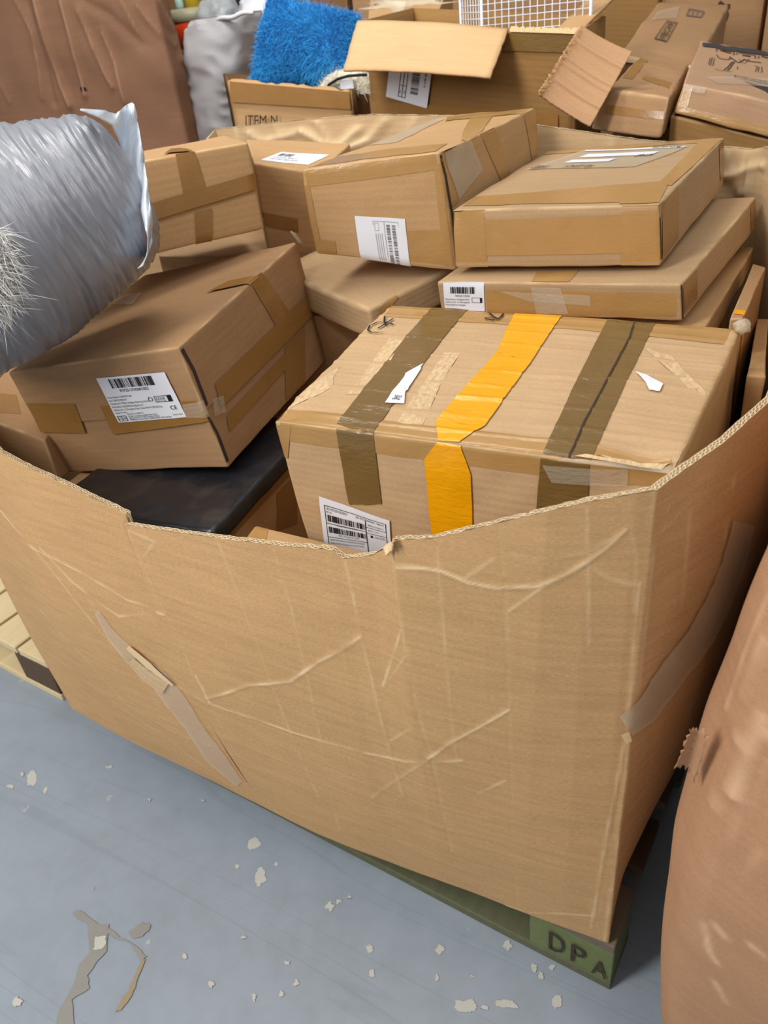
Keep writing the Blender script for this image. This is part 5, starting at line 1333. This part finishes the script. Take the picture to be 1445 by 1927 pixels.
q = [(732, 130), (812, 136), (803, 204), (726, 182)]
o = front_patch('shipping_label', q, M['paper'], .007)
mpL = lambda x, y, dz=0: front_pt(*( (np.array(q[3]) * (1 - x) + np.array(q[2]) * x) * (1 - y) + (np.array(q[0]) * (1 - x) + np.array(q[1]) * x) * y ), .0075 + dz)
printing('printed_matter', mpL, [('bar', .56, .30, .74, 1.0, 22, 1), ('box', .28, .12, .46, .95, .02), ('l', [(.37, .12), (.37, .95)], .015), ('l', [(.28, .5), (.46, .5)], .015), ('t', 'A', .30, .25, .04, .1), ('t', '5', .40, .25, .04, .1), ('bar', .86, .55, .89, .95, 9, 1)], M['ink'], sub(o, t), Pm(.3, .5, .2))
# inner flaps of the carton
o = sheet_px('inner_flap', [(1040, 62), (1098, 52), (1160, -10), (1125, -20)], [2.02, 2.0, 2.2, 2.22], M['kraft_warm'], t, .005, (16, 12), 0, (.0, .02, .02, 0), 9)
# wire basket inside -------------------------------------------------------
def basket():
    A = at(868, 60, 2.16); B2 = at(1062, 66, 2.12); C2 = at(1085, -40, 2.30); 
    t = thing('wire_basket', 'white wire mesh basket standing in the large open carton', 'basket', tuple(at(960, 60, 2.15)))
    m = plain('white_coated_wire', (226, 228, 236), .35, .5); parts = []
    def grid(p00, p10, p11, p01, nu, nv, r=.0013):
        p00, p10, p11, p01 = map(np.array, (p00, p10, p11, p01)); P = []
        for i in range(nu + 1):
            s = i / nu; P.append(tube([p00 * (1 - s) + p10 * s, p01 * (1 - s) + p11 * s], r, 5))
        for j in range(nv + 1):
            s = j / nv; P.append(tube([p00 * (1 - s) + p01 * s, p10 * (1 - s) + p11 * s], r, 5))
        return merge(P)
    zlo = 1.105; zhi = 1.46
    a = at(907, 58, 2.14); b = at(1110, 62, 2.08); c_ = at(868, 55, 2.26); 
    def col_(p, z): return np.array([p[0], p[1], z])
    v, f = grid(col_(a, zlo), col_(b, zlo), col_(b, zhi), col_(a, zhi), 15, 24); link('front_mesh', v, f, m, t, smooth=True)
    v, f = grid(col_(a, zlo), col_(c_, zlo), col_(c_, zhi), col_(a, zhi), 8, 24); link('side_mesh', v, f, m, t, smooth=True)
    d = b + (c_ - a)
    v, f = grid(col_(a, zlo), col_(b, zlo), col_(d, zlo), col_(c_, zlo), 10, 8); link('bottom_mesh', v, f, m, t, smooth=True)
    P = [tube([col_(p, zlo), col_(p, zhi)], .004, 8) for p in (a, b, c_)] + [tube([col_(a, zhi), col_(b, zhi)], .004, 8), tube([col_(a, zhi), col_(c_, zhi)], .004, 8)]
    v, f = merge(P); link('frame', v, f, m, t)
basket()
# carton with torn film on top, behind the folded flap ------------------------------------
c = hexpx([(690, 55), (812, 52)], [(700, -30), (850, -40)], 1.0, 2.45, 2.75)
h = Hex([p * [1, 1, 0] for p in c[4:]] + c[4:], .005, .003, seed=2); t = carton('film_carton', 'carton with torn shrink film on top, behind the folded flap', h, M['kraft_warm'], nd=12)
P = [at(684, 18, 2.44), at(722, 2, 2.42), at(752, 36, 2.40), at(760, 8, 2.42)]
flat_sheet('shrink_film', [at(683, 22, 2.43), at(700, -14, 2.44), at(845, -14, 2.42), at(835, 6, 2.42)], .0005, M['tape_scuff'], t, (12, 12), .01, (.1, .1, .2, .2), 5, amp=.01)
V = [at(720, 0, 2.41), at(765, 2, 2.41), at(753, 38, 2.39), at(742, 14, 2.38)]; link('shrink_film', V, [(0, 3, 2), (0, 1, 3), (1, 2, 3)], M['tape_scuff'], t, [(0, 0)] * 4)
# brown panel carton between the open carton and the long ones ------------------------------
T4 = [at(1100, -15, 2.96), at(1240, -10, 2.98), at(1246, -10, 3.2), at(1120, -20, 3.2)]
h = Hex([p * [1, 1, 0] for p in T4] + T4, .006, .003, seed=6); carton('tall_carton', 'tall ochre carton standing behind the torn side flap', h, M['kraft_ochre'], nd=16)
c = hexpx([(560, 20), (655, 20)], [(575, -20), (670, -20)], 0, 2.9, 3.2)
for (x0, x1, lb, mt) in ((565, 652, 'brown carton at the top edge just right of the cushion tip', M['kraft_dark']), (662, 700, 'brown carton at the top edge, right of the dark gap', M['kraft_tan'])):
    a = at(x0, 0, 3.0); b = at(x1, 0, 3.0); v, f = boxmesh((a[0], 3.0, 0), (b[0], 3.4, 1.62)); h = Hex(v, .005, .002, seed=x0); carton('tall_carton', lb, h, mt, nd=8)
# long cartons at the right ---------------------------------------------------------------
def L_(p, y): return at(p[0], p[1], y)
T4 = [L_((1138, 168), 1.86), L_((1262, 182), 1.82), L_((1298, 118), 2.25), L_((1215, 94), 2.3)]
B4_ = [L_((1108, 245), 1.84), L_((1244, 262), 1.80), None, None]; B4_[2] = T4[2] - [0, 0, .09]; B4_[3] = T4[3] - [0, 0, .09]
h = Hex(B4_ + T4, .008, .004, seed=4.2, dents=[('T', .6, .5, .06, .012)]); t = carton('long_carton', 'worn long carton lying between the torn flap and the printed carton', h, M['kraft_tan'], nd=20)
h.tape(Y, [('T', [(1170, 145), (1205, 108), (1220, 112), (1190, 150)]), ('T', [(1215, 140), (1290, 165), (1282, 175), (1208, 150)]), ('F', [(1125, 195), (1250, 210), (1248, 225), (1120, 212)])], M['tape'], t, n=(6, 5))
T4 = [L_((1160, 110), 2.28), L_((1305, 132), 2.22), L_((1372, 8), 2.9), L_((1238, 2), 2.95)]
h = Hex([p - [0, 0, .22] for p in T4] + T4, .008, .004, seed=9.2, bulge={'T': .01}); t = carton('long_carton', 'long carton lettered VIBORR, behind the worn one', h, M['kraft_tan'], nd=20)
q = [(1256, 52), (1271, 56), (1252, 88), (1230, 82)]
mp = h.mapper('T', [(1254, 50), (1274, 54), (1253, 88), (1230, 82)], .003)
mpV = lambda x, y, dz=0: mp(1 - y, x, dz)
printing('lettering', mpV, [('t', 'VIBORR', .06, .2, .88, .6), ('box', 0, 0, 1, 1, .06)], M['ink_brown'], t, h.mid)
mp = h.mapper('T', [(1295, 25), (1325, 28), (1318, 40), (1290, 38)], .003); printing('lettering', mp, [('box', 0, 0, 1, 1, .1), ('r', .3, .2, .36, .8), ('r', .6, .2, .66, .8)], M['ink_soft'], t, h.mid)
h.tape('clear_tape', [('T', [(1236, 28), (1278, 20), (1272, 45), (1225, 46)], .004)], M['tape_clear'], t, n=(8, 6))
o = h.tape('torn_edge', [('T', [(1170, 108), (1300, 128), (1298, 134), (1165, 114)], .004)], M['torn'], t, n=(16, 3), ragged=.1)
# printed carton --------------------------------------------------------------------------
T4 = [L_((1286, 155), 1.86), L_((1465, 195), 1.84), L_((1470, 104), 2.25), L_((1318, 75), 2.4)]
Bm = [L_((1266, 213), 1.85), L_((1462, 262), 1.83), T4[2] - [0, 0, .09], T4[3] - [0, 0, .09]]
h = Hex(Bm + T4, .006, .003, seed=1.9); t = carton('printed_carton', 'carton printed with line drawings and charcoal bands, top right', h, M['kraft_print'], nd=26); ctr = h.mid
h.tape(Y, [('F', [(1284, 158), (1304, 162), (1290, 218), (1268, 212)]), ('F', [(1272, 198), (1460, 240), (1460, 258), (1268, 212)]), ], M['tape_pale'], t, n=(12, 5))
h.tape('clear_tape', [('F', [(1284, 156), (1330, 164), (1325, 176), (1284, 170)], .003), ('T', [(1330, 148), (1445, 150), (1445, 165), (1350, 160)], .003)], M['tape_clear'], t, n=(8, 5))
mpP = lambda x, y, dz=0: h.surf('T', x, y, .001 + dz)
tp = lambda *p: h.uv_at('T', *p)
def pl_(pts, w_): return ('l', [tp(*p) for p in pts], w_)
printing('charcoal_band', mpP, [pl_([(1322, 84), (1345, 86), (1370, 93), (1405, 98), (1450, 104)], .10)], M['band'], t, ctr, .0006)
blob('charcoal_swoosh', mpP, [tp(*p) for p in [(1398, 154), (1420, 158), (1462, 168), (1462, 188), (1440, 172)]], M['band'], t, ctr)
printing('line_drawing', mpP, [pl_([(1348, 92), (1381, 99), (1380, 106)], .012), pl_([(1348, 92), (1348, 97)], .012), pl_([(1355, 95), (1376, 102)], .02), pl_([(1386, 101), (1386, 105)], .012), pl_([(1388, 101), (1421, 106), (1420, 112)], .012), pl_([(1396, 106), (1412, 108)], .02), pl_([(1427, 107), (1427, 112)], .012), pl_([(1432, 108), (1445, 111)], .02),
    pl_([(1336, 110), (1333, 122)], .008), pl_([(1340, 109), (1336, 124)], .008), pl_([(1344, 110), (1341, 124)], .008), pl_([(1348, 104), (1352, 110), (1360, 112), (1370, 112), (1375, 110)], .01), pl_([(1378, 116), (1362, 133)], .012), pl_([(1382, 116), (1368, 134)], .012), pl_([(1372, 108), (1390, 118), (1400, 113), (1410, 116), (1432, 120)], .012),
    pl_([(1345, 130), (1352, 134), (1375, 136)], .006), pl_([(1388, 125), (1387, 130)], .008), pl_([(1420, 124), (1425, 126), (1421, 136)], .008), pl_([(1428, 126), (1426, 136)], .008), pl_([(1433, 126), (1434, 136), (1430, 136)], .008), pl_([(1390, 112), (1400, 120), (1410, 112)], .006),
    pl_([(1382, 144), (1382, 148)], .01), pl_([(1382, 144), (1445, 154)], .008), pl_([(1382, 148), (1445, 159)], .008)], M['ink_brown'], t, ctr, .0006)
mp = h.mapper('T', [(1394, 147), (1445, 155), (1445, 159), (1392, 150)], .0022); printing('lettering', mp, [('t', 'AUINER', .05, .0, .95, 1.0)], M['ink'], t, ctr)
T4 = [L_((1262, 216), 1.855), L_((1462, 266), 1.835), T4[2] - [0, 0, .10], T4[3] - [0, 0, .10]]
h = Hex([p * [1, 1, 0] for p in T4] + T4, .006, .003, seed=3.3); t = carton('carton', 'taped carton directly under the printed carton', h, M['kraft_ochre'], nd=16)
T5 = [L_((1110, 262), 1.85), L_((1245, 275), 1.82), L_((1250, 200), 2.2), L_((1150, 200), 2.2)]
v, f = boxmesh((-.47, 1.84, 0), (-.345, 2.25, 1.10)); 
# far wall of cartons behind on the right
x0 = at(1245, 50, 3.1)[0]; x1 = at(1432, 50, 3.1)[0]
v, f = boxmesh((x0, 3.1, 0), (x1, 3.7, 1.75)); h = Hex(v, .008, .006, seed=8); t = carton('tall_carton', 'tall plain carton with a faint line symbol, at the back right', h, M['kraft_tan'], nd=16)
tp2 = lambda *p: h.uv_at('F', *p)
printing('line_symbol', lambda x, y, dz=0: h.surf('F', x, y, .002), [('l', [tp2(*p) for p in pts], .008) for pts in ([(1352, 8), (1362, 14), (1374, 12)], [(1355, 5), (1366, 14), (1352, 30)], [(1372, 12), (1358, 28)], [(1366, 14), (1371, 30), (1366, 35), (1350, 33)])], M['ink_brown'], t, h.mid)
v, f = boxmesh((x1 + .02, 3.0, 0), (x1 + .8, 3.6, 1.85)); h = Hex(v, .008, .004, seed=12); carton('tall_carton', 'tall carton at the far right edge of the back row', h, M['kraft_tan'], nd=8)
a = at(838, 20, 3.3)[0]
v, f = boxmesh((a - .1, 3.3, 0), (x0 - .02, 3.7, 1.75)); h = Hex(v, .008, .004, seed=14); carton('tall_carton', 'tall carton seen behind the wire basket', h, M['kraft_tan'], nd=8)
v, f = boxmesh((-3.2, 3.5, 0), (-1.6, 3.9, 1.7)); h = Hex(v, .008, .004, seed=15); carton('tall_carton', 'dark carton far behind the tub and plastic bags', h, M['kraft_dark'], nd=8)
# supports for what lies on the pile behind
v, f = boxmesh((-.50, 1.87, 0), (-.43, 2.2, 1.0)); h = Hex(v, .005, .002, seed=16); carton('tall_carton', 'hidden carton carrying the worn long carton', h, M['kraft_dark'], nd=6)
v, f = boxmesh((-.62, 2.42, 0), (-.44, 2.8, 1.02)); h = Hex(v, .005, .002, seed=17); carton('tall_carton', 'hidden carton carrying the VIBORR carton', h, M['kraft_dark'], nd=6)
for o in bpy.data.objects:                 # groups of like things
    if o.parent or 'category' not in o: continue
    y_ = o.location.y; k = o['category']
    if k == 'box' or k == 'parcel':
        inside = -1.7 < o.location.x < 0 and y_ < 1.74
        o['group'] = 'parcels in the front bulk box' if inside else 'cartons behind the front bulk box'
    elif k == 'pallet': o['group'] = 'wooden pallets on the floor'
    elif k == 'cardboard container': o['group'] = 'cardboard bulk boxes'
    elif o.name.split('.')[0] in ('clear_bag', 'black_bag', 'white_bag'): o['group'] = 'crumpled plastic bags at the back'
cleanup()
